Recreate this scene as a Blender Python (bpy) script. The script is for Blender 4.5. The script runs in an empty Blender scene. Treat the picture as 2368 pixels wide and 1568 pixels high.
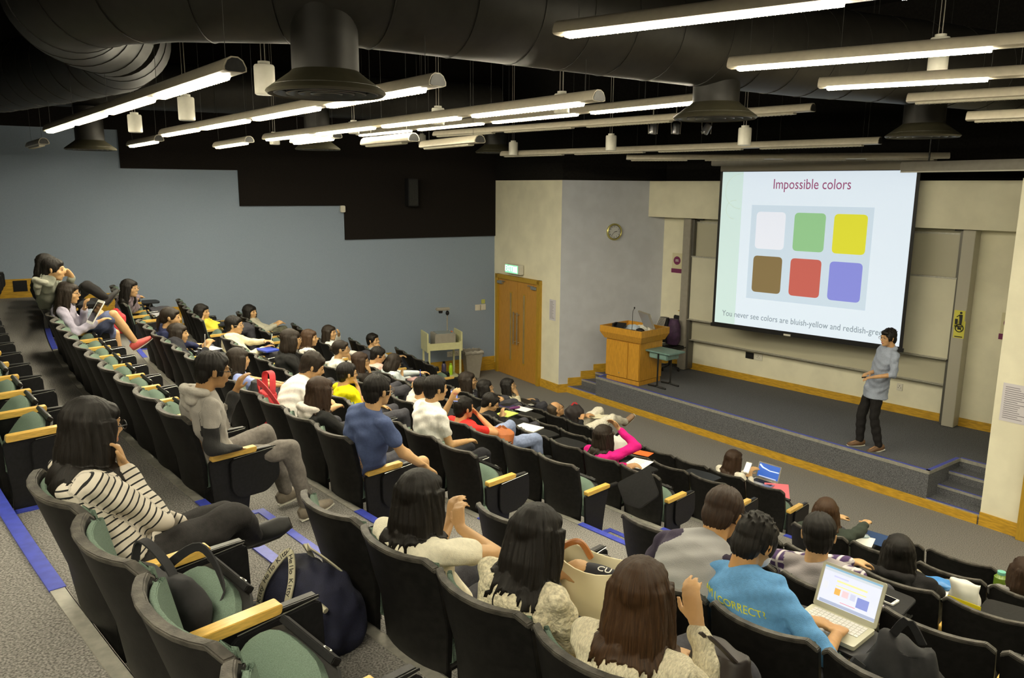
import bpy, bmesh, math, random
import numpy as np
from mathutils import Vector, Matrix
random.seed(7)
rng = np.random.default_rng(7)
scene = bpy.context.scene
COL = scene.collection
R = math.radians
# ---------------------------------------------------------------- camera, world, exposure
PW, PH, FP = 2368, 1568, 1806.08
PITCH, ROLL, CAMZ = 0.19139742, 0.0074052770, 4.05
cam_d = bpy.data.cameras.new('camera'); cam = bpy.data.objects.new('camera', cam_d); COL.objects.link(cam)
cam_d.sensor_width = 36; cam_d.lens = FP / PW * 36; cam_d.clip_start = 0.02; cam_d.clip_end = 200
cam.matrix_world = Matrix.Translation((0, 0, CAMZ)) @ Matrix.Rotation(math.pi/2 - PITCH, 4, 'X') @ Matrix.Rotation(ROLL, 4, 'Z')
scene.camera = cam
w = bpy.data.worlds.new('world'); scene.world = w; w.use_nodes = True
w.node_tree.nodes['Background'].inputs[0].default_value = (0.9, 0.95, 1, 1)
w.node_tree.nodes['Background'].inputs[1].default_value = 0.005
vs = scene.view_settings
vs.view_transform = 'Standard'; vs.look = 'None'; vs.gamma = 1; vs.use_curve_mapping = False
vs.exposure = 0.0
LAMP = 105.0          # strength of the fluorescent tubes
# ---------------------------------------------------------------- geometry of the view, for measuring positions
def ray(x, y):
    a = (x - PW/2)/FP; b = (y - PH/2)/FP
    cr, sr = math.cos(-ROLL), math.sin(-ROLL); a, b = a*cr - b*sr, a*sr + b*cr
    c, s = math.cos(PITCH), math.sin(PITCH)
    return np.array([a, c - b*s, -s - b*c])
def at(x, y, z=0.0):
    r = ray(x, y); return r*((z - CAMZ)/r[2]) + np.array([0, 0, CAMZ])
def onwall(P, Q, x, y):
    n = np.array([Q[1]-P[1], -(Q[0]-P[0])]); r = ray(x, y)
    t = (n @ np.array(P[:2]))/(n @ r[:2]); return r*t + np.array([0, 0, CAMZ])
def atd(x, y, depth):
    r = ray(x, y); return r*depth + np.array([0, 0, CAMZ])
# ---------------------------------------------------------------- materials
def mat(name, col, rough=0.6, metal=0.0, noise=0.0, scale=40.0, bump=0.0, bscale=None, spec=0.5, emis=None, estr=0.0, stretch=None, sheen=0, alpha=1.0, trans=0.0, two=None):
    m = bpy.data.materials.new(name); m.use_nodes = True; nt = m.node_tree; b = nt.nodes['Principled BSDF']
    b.inputs['Base Color'].default_value = (*col, 1); b.inputs['Roughness'].default_value = rough
    b.inputs['Metallic'].default_value = metal; b.inputs['Specular IOR Level'].default_value = spec
    if sheen: b.inputs['Sheen Weight'].default_value = sheen
    if trans: b.inputs['Transmission Weight'].default_value = trans
    if alpha < 1: b.inputs['Alpha'].default_value = alpha
    if emis: b.inputs['Emission Color'].default_value = (*emis, 1); b.inputs['Emission Strength'].default_value = estr
    if noise or bump:
        tc = nt.nodes.new('ShaderNodeTexCoord'); mp = nt.nodes.new('ShaderNodeMapping')
        nt.links.new(tc.outputs['Object'], mp.inputs[0])
        if stretch: mp.inputs['Scale'].default_value = stretch
        nz = nt.nodes.new('ShaderNodeTexNoise'); nz.inputs['Scale'].default_value = scale; nz.inputs['Detail'].default_value = 4
        nt.links.new(mp.outputs[0], nz.inputs['Vector'])
        if noise:
            r = nt.nodes.new('ShaderNodeValToRGB'); e = r.color_ramp.elements
            c2 = two if two else tuple(min(1, c*(1+noise)) for c in col)
            c1 = tuple(c*(1-noise) for c in col) if not two else col
            e[0].position = 0.36; e[1].position = 0.64
            e[0].color = (*c1, 1); e[1].color = (*c2, 1)
            nt.links.new(nz.outputs['Fac'], r.inputs[0]); nt.links.new(r.outputs[0], b.inputs['Base Color'])
        if bump:
            bp = nt.nodes.new('ShaderNodeBump'); bp.inputs['Strength'].default_value = bump; bp.inputs['Distance'].default_value = 0.01
            src = nz
            if bscale:
                src = nt.nodes.new('ShaderNodeTexNoise'); src.inputs['Scale'].default_value = bscale; nt.links.new(mp.outputs[0], src.inputs['Vector'])
            nt.links.new(src.outputs['Fac'], bp.inputs['Height']); nt.links.new(bp.outputs[0], b.inputs['Normal'])
    return m
M = {}
M['carpet'] = mat('carpet', (0.205, 0.198, 0.185), 0.95, noise=0.50, scale=115, bump=0.5, spec=0.1)
M['carpet_shaded'] = mat('shaded_stage_carpet', (0.115, 0.118, 0.128), 0.95, noise=0.5, scale=110, bump=0.4, spec=0.1)  # same carpet as the tiers, the dimmer stage light put into its colour
M['blue_wall'] = mat('blue_acoustic_fabric', (0.245, 0.300, 0.380), 0.9, noise=0.10, scale=220, bump=0.2, spec=0.1)
M['black_wall'] = mat('black_acoustic_panel', (0.012, 0.010, 0.009), 0.9, noise=0.3, scale=120, spec=0.1)
M['void'] = mat('black_ceiling_paint', (0.010, 0.009, 0.008), 0.9, noise=0.2, scale=30, spec=0.1)
M['cream_wall'] = mat('cream_wall_paint', (0.74, 0.71, 0.55), 0.85, noise=0.05, scale=3, bump=0.08, bscale=160, spec=0.2)
M['pale_wall'] = mat('pale_blue_wall_paint', (0.53, 0.55, 0.60), 0.85, noise=0.04, scale=4, bump=0.08, bscale=160, spec=0.2)
M['wood_trim'] = mat('oak_trim', (0.50, 0.29, 0.025), 0.45, noise=0.2, scale=9, stretch=(1, 1, 6))
M['door_wood'] = mat('door_veneer', (0.46, 0.23, 0.035), 0.4, noise=0.12, scale=14, stretch=(8, 8, 0.6))
M['door_frame'] = mat('door_frame_wood', (0.40, 0.24, 0.02), 0.45, noise=0.12, scale=14, stretch=(8, 8, 0.6))
M['steel'] = mat('brushed_steel', (0.55, 0.54, 0.50), 0.3, metal=0.9, noise=0.1, scale=30)
M['alu'] = mat('aluminium_nosing', (0.42, 0.41, 0.36), 0.45, metal=0.5, noise=0.12, scale=25)
M['blue_tape'] = mat('blue_nosing', (0.045, 0.065, 0.42), 0.4, noise=0.15, scale=20)
M['lamp_body'] = mat('fixture_enamel', (0.40, 0.36, 0.28), 0.4, noise=0.05, scale=20)
M['tube'] = mat('lit_louvre', (1, 1, 1), 0.5, emis=(1.0, 0.91, 0.68), estr=LAMP)
M['tube_off'] = mat('unlit_louvre', (0.35, 0.33, 0.26), 0.4, noise=0.1, scale=40)
M['duct'] = mat('painted_duct', (0.017, 0.0155, 0.013), 0.5, noise=0.15, scale=12, spec=0.4)
M['diffuser'] = mat('diffuser_paint', (0.040, 0.036, 0.020), 0.5, noise=0.1, scale=15)
M['white_plastic'] = mat('white_plastic', (0.62, 0.60, 0.52), 0.35, noise=0.04, scale=12)
M['black_plastic'] = mat('black_plastic', (0.009, 0.009, 0.010), 0.45, noise=0.2, scale=60, bump=0.05, spec=0.3)
M['shell'] = mat('seat_shell_plastic', (0.010, 0.0095, 0.009), 0.55, noise=0.25, scale=30, bump=0.12, bscale=350, spec=0.2)
M['rim'] = mat('worn_lit_seat_rim', (0.070, 0.064, 0.054), 0.6, noise=0.45, scale=25, bump=0.2, bscale=200)  # grey from wear, plus light on the top edge painted into the colour
M['green_fabric'] = mat('green_seat_fabric', (0.135, 0.190, 0.150), 0.9, noise=0.15, scale=300, bump=0.5, bscale=330, spec=0.15)
M['arm_wood'] = mat('armrest_wood', (0.66, 0.42, 0.095), 0.3, noise=0.14, scale=22, stretch=(6, 1, 6))
M['black_metal'] = mat('black_metal', (0.018, 0.018, 0.018), 0.35, metal=0.3, noise=0.2, scale=40)
M['brown_lead'] = mat('lectern_veneer', (0.52, 0.26, 0.03), 0.35, noise=0.14, scale=12, stretch=(6, 6, 0.7))
M['whiteboard'] = mat('whiteboard_enamel', (0.62, 0.60, 0.47), 0.25, noise=0.03, scale=3)
M['beige'] = mat('trolley_enamel', (0.55, 0.54, 0.30), 0.4, noise=0.04, scale=12)
M['grey_plastic'] = mat('grey_plastic', (0.28, 0.26, 0.22), 0.45, noise=0.05, scale=14)
M['teal'] = mat('teal_laminate', (0.16, 0.27, 0.25), 0.4, noise=0.08, scale=20)
M['paper'] = mat('paper', (0.80, 0.79, 0.74), 0.8, noise=0.03, scale=8)
def cmat(name, col, **k):
    if name not in M: M[name] = mat(name, col, **k)
    return M[name]
# ---------------------------------------------------------------- object helpers
def link(o, parent=None):
    COL.objects.link(o)
    if parent is not None: o.parent = parent
    return o
def tag(o, label=None, cat=None, group=None, kind=None):
    if label: o['label'] = label
    if cat: o['category'] = cat
    if group: o['group'] = group
    if kind: o['kind'] = kind
    return o
def empty(name, loc=(0, 0, 0), rz=0.0):
    o = bpy.data.objects.new(name, None); link(o); o.location = loc; o.rotation_euler = (0, 0, rz); o.empty_display_size = 0.1
    return o
def meshobj(name, V, F, m, parent=None, smooth=False, loc=None, rot=None):
    me = bpy.data.meshes.new(name); me.from_pydata([tuple(map(float, v)) for v in V], [], [tuple(f) for f in F]); me.validate()
    bm = bmesh.new(); bm.from_mesh(me); bmesh.ops.recalc_face_normals(bm, faces=bm.faces); bm.to_mesh(me); bm.free()
    ms = m if isinstance(m, (list, tuple)) else [m]
    for x in ms: me.materials.append(x)
    if smooth:
        for p in me.polygons: p.use_smooth = True
    o = bpy.data.objects.new(name, me)
    link(o, parent)
    if loc is not None: o.location = loc
    if rot is not None: o.rotation_euler = rot
    return o
class G:
    """collects closed shapes, builds them as one mesh"""
    def __init__(s): s.V = []; s.F = []
    def add(s, V, F):
        n = len(s.V); s.V += [tuple(map(float, v)) for v in V]; s.F += [tuple(i+n for i in f) for f in F]; return s
    def box(s, c, d, R3=None):
        c = np.array(c, float); hx, hy, hz = d[0]/2, d[1]/2, d[2]/2
        P = np.array([(x*hx, y*hy, z*hz) for x in (-1, 1) for y in (-1, 1) for z in (-1, 1)])
        if R3 is not None: P = P @ np.array(R3).T
        return s.add(P + c, [(0, 1, 3, 2), (4, 6, 7, 5), (0, 4, 5, 1), (2, 3, 7, 6), (0, 2, 6, 4), (1, 5, 7, 3)])
    def prism(s, poly, z0, z1):
        n = len(poly)
        return s.add([(p[0], p[1], z0) for p in poly] + [(p[0], p[1], z1) for p in poly],
                     [tuple(range(n))[::-1], tuple(range(n, 2*n))] + [(i, (i+1) % n, n+(i+1) % n, n+i) for i in range(n)])
    def extr(s, poly, a, b):
        """poly: 3D points; extruded from +a to +b (vectors)"""
        n = len(poly); a = np.array(a, float); b = np.array(b, float); P = np.array(poly, float)
        return s.add(list(P+a)+list(P+b), [tuple(range(n))[::-1], tuple(range(n, 2*n))] + [(i, (i+1) % n, n+(i+1) % n, n+i) for i in range(n)])
    def tube(s, pts, r, n=8, closed=False):
        pts = [np.array(p, float) for p in pts]; rs = r if isinstance(r, (list, tuple)) else [r]*len(pts)
        rings = []; up = None
        for i, p in enumerate(pts):
            a = pts[max(i-1, 0)]; b = pts[min(i+1, len(pts)-1)]
            if closed: a = pts[i-1]; b = pts[(i+1) % len(pts)]
            t = b-a; t = t/max(np.linalg.norm(t), 1e-9)
            if up is None: up = np.array([0, 0, 1.]) if abs(t[2]) < .9 else np.array([1., 0, 0])
            x = np.cross(up, t); x /= max(np.linalg.norm(x), 1e-9); y = np.cross(t, x); up = y
            rings.append([p + rs[i]*(math.cos(2*math.pi*k/n)*x + math.sin(2*math.pi*k/n)*y) for k in range(n)])
        V = [v for q in rings for v in q]; F = []
        m = len(rings); rng_ = range(m) if closed else range(m-1)
        for i in rng_:
            j = (i+1) % m
            for k in range(n): F.append((i*n+k, i*n+(k+1) % n, j*n+(k+1) % n, j*n+k))
        if not closed: F += [tuple(range(n))[::-1], tuple(range((m-1)*n, m*n))]
        return s.add(V, F)
    def lathe(s, prof, c=(0, 0, 0), n=20, R3=None, ring=False):
        """prof: list of (r, z), closed with caps, or a closed ring section"""
        V = []; F = []
        if ring: prof = list(prof) + [prof[0]]
        for r, z in prof: V += [(r*math.cos(2*math.pi*k/n), r*math.sin(2*math.pi*k/n), z) for k in range(n)]
        m = len(prof)
        for i in range(m-1):
            for k in range(n): F.append((i*n+k, i*n+(k+1) % n, (i+1)*n+(k+1) % n, (i+1)*n+k))
        if not ring: F += [tuple(range(n))[::-1], tuple(range((m-1)*n, m*n))]
        P = np.array(V)
        if R3 is not None: P = P @ np.array(R3).T
        return s.add(P + np.array(c, float), F)
    def build(s, name, m, parent=None, smooth=False, bevel=0.0, loc=None, rot=None, segs=2):
        o = meshobj(name, s.V, s.F, m, parent, False, loc, rot)
        if bevel:
            bm = bmesh.new(); bm.from_mesh(o.data)
            bmesh.ops.remove_doubles(bm, verts=bm.verts, dist=1e-6)
            bmesh.ops.bevel(bm, geom=[e for e in bm.edges if e.is_manifold and e.calc_face_angle(0) > 0.5], offset=bevel, segments=segs, affect='EDGES', clamp_overlap=True)
            bm.to_mesh(o.data); bm.free()
        if smooth:
            for p in o.data.polygons: p.use_smooth = True
            o.data.set_sharp_from_angle(angle=R(40))
        return o
def rotz(a):
    c, s = math.cos(a), math.sin(a); return np.array([[c, -s, 0], [s, c, 0], [0, 0, 1]])
def rotx(a):
    c, s = math.cos(a), math.sin(a); return np.array([[1, 0, 0], [0, c, -s], [0, s, c]])
def roty(a):
    c, s = math.cos(a), math.sin(a); return np.array([[c, 0, s], [0, 1, 0], [-s, 0, c]])
def clone(o, parent=None):
    c = o.copy(); COL.objects.link(c); c.parent = parent
    for ch in o.children:
        k = clone(ch, c); k.matrix_local = ch.matrix_local.copy()
    return c
_text_cache = {}
def text_mesh(name, body, size, m, M4, parent=None, extr=0.001, align='CENTER', shear=0.0, width=1.0):
    cu = bpy.data.curves.new(name, 'FONT'); cu.body = body; cu.size = size; cu.extrude = extr; cu.align_x = align; cu.align_y = 'CENTER'; cu.shear = shear
    cu.resolution_u = 3
    t = bpy.data.objects.new(name, cu); COL.objects.link(t)
    dg = bpy.context.evaluated_depsgraph_get(); me = bpy.data.meshes.new_from_object(t.evaluated_get(dg))
    bpy.data.objects.remove(t); bpy.data.curves.remove(cu)
    if width != 1.0:
        for v in me.vertices: v.co.x *= width
    me.materials.clear(); me.materials.append(m); me.name = name
    o = bpy.data.objects.new(name, me); link(o, parent); o.matrix_local = M4
    return o
def frame(o, x, y, z=None):
    """4x4 from origin, x axis, y axis"""
    x = np.array(x, float); x /= np.linalg.norm(x); y = np.array(y, float); y -= x*(x@y); y /= np.linalg.norm(y); z = np.cross(x, y)
    return Matrix(((x[0], y[0], z[0], o[0]), (x[1], y[1], z[1], o[1]), (x[2], y[2], z[2], o[2]), (0, 0, 0, 1)))
# ---------------------------------------------------------------- the seating plan: concentric rows 0 (back) .. 7 (front)
OL = np.array([30.80979, 33.21927]); RL = 37.53063; PP = 1.0098; HH = 0.312993; SW = 0.495
PHI = {0: R(-138.77), 1: R(-138.63458881), 2: R(-138.50219084), 3: R(-138.39726449), 4: R(-138.24908117), 5: R(-138.10993096), 6: R(-137.96081173), 7: R(-137.86404118)}
def rz(i): return (7-i)*HH
def rad(i): return RL + (7-i)*PP
def polar(r, a): return np.array([OL[0]+r*math.cos(a), OL[1]+r*math.sin(a)])
NEAR = {0: ((-1.764, 2.763), -46.3, .54), 1: ((-.954, 3.357), -47, .495), 2: ((-.198, 3.969), -44.6, .474), 3: ((.675, 4.563), -44.3, .516),
        4: ((1.458, 5.175), -45, .484), 5: ((2.232, 5.859), -44.5, .467), 6: ((3.069, 6.444), -45, .541)}
def seat_pose(i, k, block='L'):
    """x, y of the back-top centre and heading of the sitter (angle of the forward direction minus 90 deg = object rotation)"""
    if block == 'L':
        a = PHI[i] - (k+.5)*SW/rad(i); p = polar(rad(i), a); return p, a + math.pi - math.pi/2
    (sx, sy), d, sp = NEAR[i]; d = R(d)
    p = np.array([sx, sy]) + (k+.5)*sp*np.array([math.cos(d), math.sin(d)]); return p, d + math.pi/2 - math.pi/2
# ---------------------------------------------------------------- room shell
WA = np.array([-.40, 17.30]); WD = np.array([math.sin(1.0594350261501226), math.cos(1.0594350261501226)])   # side wall: point and direction towards the front
C0 = np.array([.94, 15.25]); W0 = np.array([3.07, 15.98]); W2 = np.array([7.22, 11.26]); W3 = np.array([7.6, 10.83])
PQ = np.array([5.79, 9.06]); PR = np.array([6.05, 8.70])
STH = 0.49
def walls_slab(name, pts, z0, z1, thick, m, kind='structure'):
    """wall along a polyline, thickness to the left of the walking direction"""
    g = G()
    for a, b in zip(pts[:-1], pts[1:]):
        a = np.array(a[:2]); b = np.array(b[:2]); d = (b-a)/np.linalg.norm(b-a); n = np.array([-d[1], d[0]])*thick
        g.prism([a, b, b+n, a+n], z0, z1)
    o = g.build(name, m); o['kind'] = kind; return o
def wallangle(r, lo=-160, hi=-120):
    """angle at which circle r meets the side wall"""
    n = np.array([WD[1], -WD[0]]); a = R(hi); best = a
    while a > R(lo):
        if (polar(r, a)-WA) @ n < 0.02: return a
        a -= 0.0005
    return a
ZTOP = 4.2
lw0 = WA - WD*17
walls_slab('wall_left', [lw0, WA], 0, 6.9, 0.2, M['blue_wall'])
walls_slab('wall_entrance', [WA, C0+ (C0-WA)/np.linalg.norm(C0-WA)*0.0], 0, ZTOP, 0.2, M['cream_wall'])
walls_slab('wall_side', [C0, W0], 0, ZTOP, 0.2, M['pale_wall'])
walls_slab('wall_front', [W0, W3], 0, ZTOP, 0.2, M['cream_wall'])
walls_slab('wall_recess', [W3, PQ], 0, ZTOP, 0.2, M['cream_wall'])
dr = (PR-PQ)/np.linalg.norm(PR-PQ)
walls_slab('wall_right', [PQ, PR, PR+dr*9], 0, ZTOP, 0.2, M['cream_wall'])
# dark upper walls above the cream paint, and the black ceiling void
walls_slab('wall_upper', [WA, C0, W0, W3, PR+np.array([1.2, 1.4]), PR+dr*9+np.array([1.2, 1.4])], ZTOP, 6.9, 0.2, M['void'])
walls_slab('wall_back', [PR+dr*9, np.array([2.0, -7.0]), lw0+np.array([2.5, -4.0]), lw0], 0, 6.9, 0.2, M['void'])
g = G(); g.box((0, 5, 6.95), (44, 44, 0.1)); o = g.build('ceiling', M['void']); o['kind'] = 'structure'
g = G(); g.box((0, 5, -0.05), (44, 44, 0.1)); o = g.build('floor', M['carpet']); o['kind'] = 'structure'
# black stepped panels on the side wall
def wallpt(x, y, off=0.0):
    p = onwall(WA, WA+WD, x, y); return p
nrm = np.array([WD[1], -WD[0]])           # pointing into the room
stepx = [wallpt(275, 350), wallpt(551, 430), wallpt(796, 520), wallpt(1141, 480)]
su = [float((p[:2]-WA) @ WD) for p in stepx]; su[3] = 0.0
sz = [4.33, 3.68, 3.01]
g = G()
for j in range(3):
    a = WA + WD*su[j]; b = WA + WD*su[j+1]
    g.prism([a, b, b+nrm*.04, a+nrm*.04], sz[j], 6.85)
a = WA - WD*14; b = WA + WD*su[0]; g.prism([a, b, b+nrm*.04, a+nrm*.04], 4.97, 6.85)
o = g.build('trim_1', M['black_wall']); tag(o, kind='structure')
# ---------------------------------------------------------------- tiers
def edge_r(i): return RL + (7-(i+1.05))*PP        # front edge of tier i
AMAX = R(-124.5)
def arc(r, a0, a1, n=48): return [polar(r, a0+(a1-a0)*t/n) for t in range(n+1)]
for i in range(-3, 7):
    r1 = edge_r(i); r0 = edge_r(i-1); z = rz(i)
    al1 = wallangle(r1); al0 = wallangle(r0)
    poly = arc(r1, AMAX, al1) + arc(r0, al0, AMAX)
    g = G(); g.prism(poly, 0.0 if i > 3 else z-HH-0.02, z)
    o = g.build('floor', M['carpet']); o['kind'] = 'structure'
    # metal nosing along the edge
    poly = arc(r1-.004, AMAX, wallangle(r1)) + arc(r1+.050, wallangle(r1), AMAX)
    g = G(); g.prism(poly, z+.0005, z+.006)
    poly = arc(r1-.006, AMAX, wallangle(r1)) + arc(r1-.001, wallangle(r1), AMAX); g.prism(poly, z-.035, z+.006)
    o = g.build('trim_%d' % (i+5), M['alu']); o['kind'] = 'structure'
# aisles: blue nosings on the edges and half-height steps between tiers
def aisle(i, a0, a1, idx):
    """a0 > a1 angles; from the camera side to the far side"""
    r1 = edge_r(i); z = rz(i)
    g = G(); g.prism(arc(r1-.008, a0, a1, 6)+arc(r1+.052, a1, a0, 6), z+.001, z+.0085)
    # step
    zs = z - HH/2; rs = r1 - .36
    s = G(); s.prism(arc(rs, a0, a1, 6)+arc(r1, a1, a0, 6), z-HH, zs)
    st = s.build('floor', M['carpet']); st['kind'] = 'structure'
    g.prism(arc(rs-.006, a0, a1, 6)+arc(rs+.045, a1, a0, 6), zs, zs+.006)
    e = .045/rs
    g.prism(arc(rs+.045, a1+e, a1-.0002, 2)+arc(r1, a1-.0002, a1+e, 2), zs, zs+.006)
    o = g.build('trim_%d' % idx, M['blue_tape']); o['kind'] = 'structure'
for i in range(-1, 7):
    nx = i+1
    if nx in NEAR:
        p = np.array(NEAR[nx][0]); a0 = math.atan2(p[1]-OL[1], p[0]-OL[0])-.01/rad(i)
    else: a0 = PHI.get(nx, PHI[0]) + 1.55/rad(i)
    a1 = PHI.get(nx, PHI[7]) + .03/rad(i)
    aisle(i, a0, a1, 20+i)
FAR0 = {0: 15, 1: 14.3, 2: 15, 3: 15, 4: 15, 5: 15, 6: 15, 7: 15}
for i in range(-1, 7):
    nx = i+1
    a0 = PHI[nx] - (12.05 if nx > 1 else 11.05)*SW/rad(nx); a1 = PHI[nx] - (FAR0[nx]-.05)*SW/rad(nx)
    aisle(i, a0, a1, 30+i)
# yellow stepped skirting on the side wall
g = G()
for i in range(-2, 8):
    ra = edge_r(i) if i < 7 else None; rb = edge_r(i-1)
    pb = polar(rb, wallangle(rb)); ub = float((pb-WA) @ WD)
    ua = float((polar(ra, wallangle(ra))-WA) @ WD) if ra else 0.0
    a = WA+WD*ub; b = WA+WD*ua
    g.prism([a, b, b+nrm*.025, a+nrm*.025], max(rz(i)-.3, 0) if i < 7 else 0, rz(i)+.31)
o = g.build('baseboard_left', M['wood_trim']); o['kind'] = 'structure'
# ---------------------------------------------------------------- the stage
Pa = np.array([1.11, 15.33]); Pb = np.array([5.79, 9.06]); EU = (Pb-Pa)/np.linalg.norm(Pb-Pa); EV = np.array([-EU[1], EU[0]]); LU = np.linalg.norm(Pb-Pa)
def st(u, v): return Pa + EU*u + EV*v
uL = .86; uR = float((np.array([5.38, 9.57])-Pa) @ EU); DN = .86
poly = [st(uL, 0), st(uR, 0), st(uR, DN), st(LU+.05, DN), W3+np.array([-.02, -.02]), W2, W0+np.array([.02, -.04]), st(-.1, 1.9), st(-.1, DN), st(uL, DN)]
g = G(); g.prism(poly, 0, STH); o = g.build('floor', M['carpet_shaded']); o['kind'] = 'structure'
def strip(g, a, b, z, wd, zt=.006, inward=1):
    d = (b-a)/np.linalg.norm(b-a); n = np.array([-d[1], d[0]])*wd*inward; g.prism([a, b, b+n, a+n], z, z+zt)
def face(g, a, b, z, h, t=.006):
    d = (b-a)/np.linalg.norm(b-a); n = np.array([d[1], -d[0]])*t; g.prism([a, b, b+n, a+n], z-h, z+.006)
gb = G(); ga = G(); gy = G()
for a, b in ((st(uL, 0), st(uR, 0)), (st(uR, 0), st(uR, DN)), (st(uR, DN), st(LU, DN)), (st(uL, DN), st(uL, 0)), (st(0, DN), st(uL, DN))):
    strip(gb, a, b, STH+.0006, .05); face(ga, a, b, STH, .04)
for k in (1, 2, 3):
    z = STH*k/4; v = DN*(k-1)/3
    for u0, u1 in ((0.02, uL), (uR, LU)):
        s = G(); s.prism([st(u0, v), st(u1, v), st(u1, DN+.01), st(u0, DN+.01)], 0 if k == 1 else STH*(k-1)/4, z)
        o = s.build('floor', M['carpet_shaded']); o['kind'] = 'structure'
        strip(gb, st(u0, v), st(u1, v), z+.0006, .035); face(ga, st(u0, v), st(u1, v), z, .028)
o = gb.build('trim_40', M['blue_tape']); o['kind'] = 'structure'
o = ga.build('trim_41', M['alu']); o['kind'] = 'structure'
face(gy, st(-.05, 0), st(LU-.02, 0), .108, .108, .02)
o = gy.build('baseboard_stage', M['wood_trim']); o['kind'] = 'structure'
# baseboards
def bboard(name, pts, z0, z1, t=.018):
    g = G()
    for a, b in zip(pts[:-1], pts[1:]):
        a = np.array(a); b = np.array(b); d = (b-a)/np.linalg.norm(b-a); n = np.array([d[1], -d[0]])*t; g.prism([a, b, b+n, a+n], z0, z1)
    o = g.build(name, M['wood_trim']); o['kind'] = 'structure'; return o
D1 = np.array([-.18, 17.24]); 
ed = (C0-WA)/np.linalg.norm(C0-WA)
uD1 = .16; uD2 = float((at(1264, 891)[:2]-WA) @ ed)
bboard('baseboard_entrance', [WA+ed*.0, WA+ed*uD1], 0, .17)
bboard('baseboard_corner', [WA+ed*uD2, C0], 0, .17)
bboard('baseboard_front', [W0, W3], STH, STH+.13)
bboard('baseboard_right', [PQ, PR+dr*.02], 0, .17)
cs = (W0-C0)/np.linalg.norm(W0-C0)
g = G()
for k in range(5):
    a = C0 + cs*(0.0 if k == 0 else .20+.28*(k-1)); b = C0 + cs*(.20+.28*k if k < 4 else 2.23)
    n = np.array([cs[1], -cs[0]])*.018; z = STH*k/4
    g.prism([a, b, b+n, a+n], max(z-.13, 0), z+.17)
o = g.build('baseboard_steps', M['wood_trim']); o['kind'] = 'structure'
# boxed-out fascia above the boards
fd = (W3-W0)/np.linalg.norm(W3-W0)
FA = np.array([2.72, 15.86]); 
g = G(); g.prism([FA, FA+fd*6.55, W3, W0], 3.50, ZTOP-.002); o = g.build('trim_42', M['cream_wall']); o['kind'] = 'structure'
# ---------------------------------------------------------------- seats
def seat_surface(off, zs, xs, wfun, round_top=0.0, puff=0.0):
    """grid of points of the seat back at offset 'off' in front of the shell"""
    out = []
    for z in zs:
        row = []
        for x in xs:
            hw = wfun(z); X = x*hw
            y = 0.30*(0.83-z) - .080 + 0.085*(abs(x)**2.4)*min(1, .35+.65*(z-.2)/.6)      # leans, wraps round the sitter
            if z < .5: y -= 0.35*(.5-z)**1.0 * .45
            zz = z - round_top*max(0, abs(x)-.86)/.14*.035 if z > .8 else z
            row.append((X, y + off + puff*(1-abs(x)**4)*max(0, 1-((z-.59)/.24)**4), zz))
        out.append(row)
    return out
def sheet(A, B):
    """closed mesh between two grids of equal size"""
    n = len(A); m = len(A[0]); V = [p for r in A for p in r] + [p for r in B for p in r]; o = n*m; F = []
    for i in range(n-1):
        for j in range(m-1):
            F.append((i*m+j, i*m+j+1, (i+1)*m+j+1, (i+1)*m+j)); F.append((o+i*m+j, o+(i+1)*m+j, o+(i+1)*m+j+1, o+i*m+j+1))
    for i in range(n-1):
        F.append((i*m, (i+1)*m, o+(i+1)*m, o+i*m)); F.append((i*m+m-1, o+i*m+m-1, o+(i+1)*m+m-1, (i+1)*m+m-1))
    for j in range(m-1):
        F.append((j, o+j, o+j+1, j+1)); F.append(((n-1)*m+j, (n-1)*m+j+1, o+(n-1)*m+j+1, o+(n-1)*m+j))
    return V, F
XS = [-1, -.94, -.85, -.7, -.5, -.25, 0, .25, .5, .7, .85, .94, 1]
def wback(z): return .238 if z > .60 else .238 - (.60-z)*.11
def panel(g, poly_yz, x0, x1):
    g.extr([(0, y, z) for y, z in poly_yz], (x0, 0, 0), (x1, 0, 0))
def rounded(pts, r, n=4):
    out = []; N = len(pts)
    for i in range(N):
        p0 = np.array(pts[i-1], float); p = np.array(pts[i], float); p1 = np.array(pts[(i+1) % N], float)
        a = p + (p0-p)/np.linalg.norm(p0-p)*r; b = p + (p1-p)/np.linalg.norm(p1-p)*r
        for t in range(n+1):
            t /= n; out.append(tuple((1-t)**2*a + 2*t*(1-t)*p + t*t*b))
    return out
_seat_parts = {}
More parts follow.
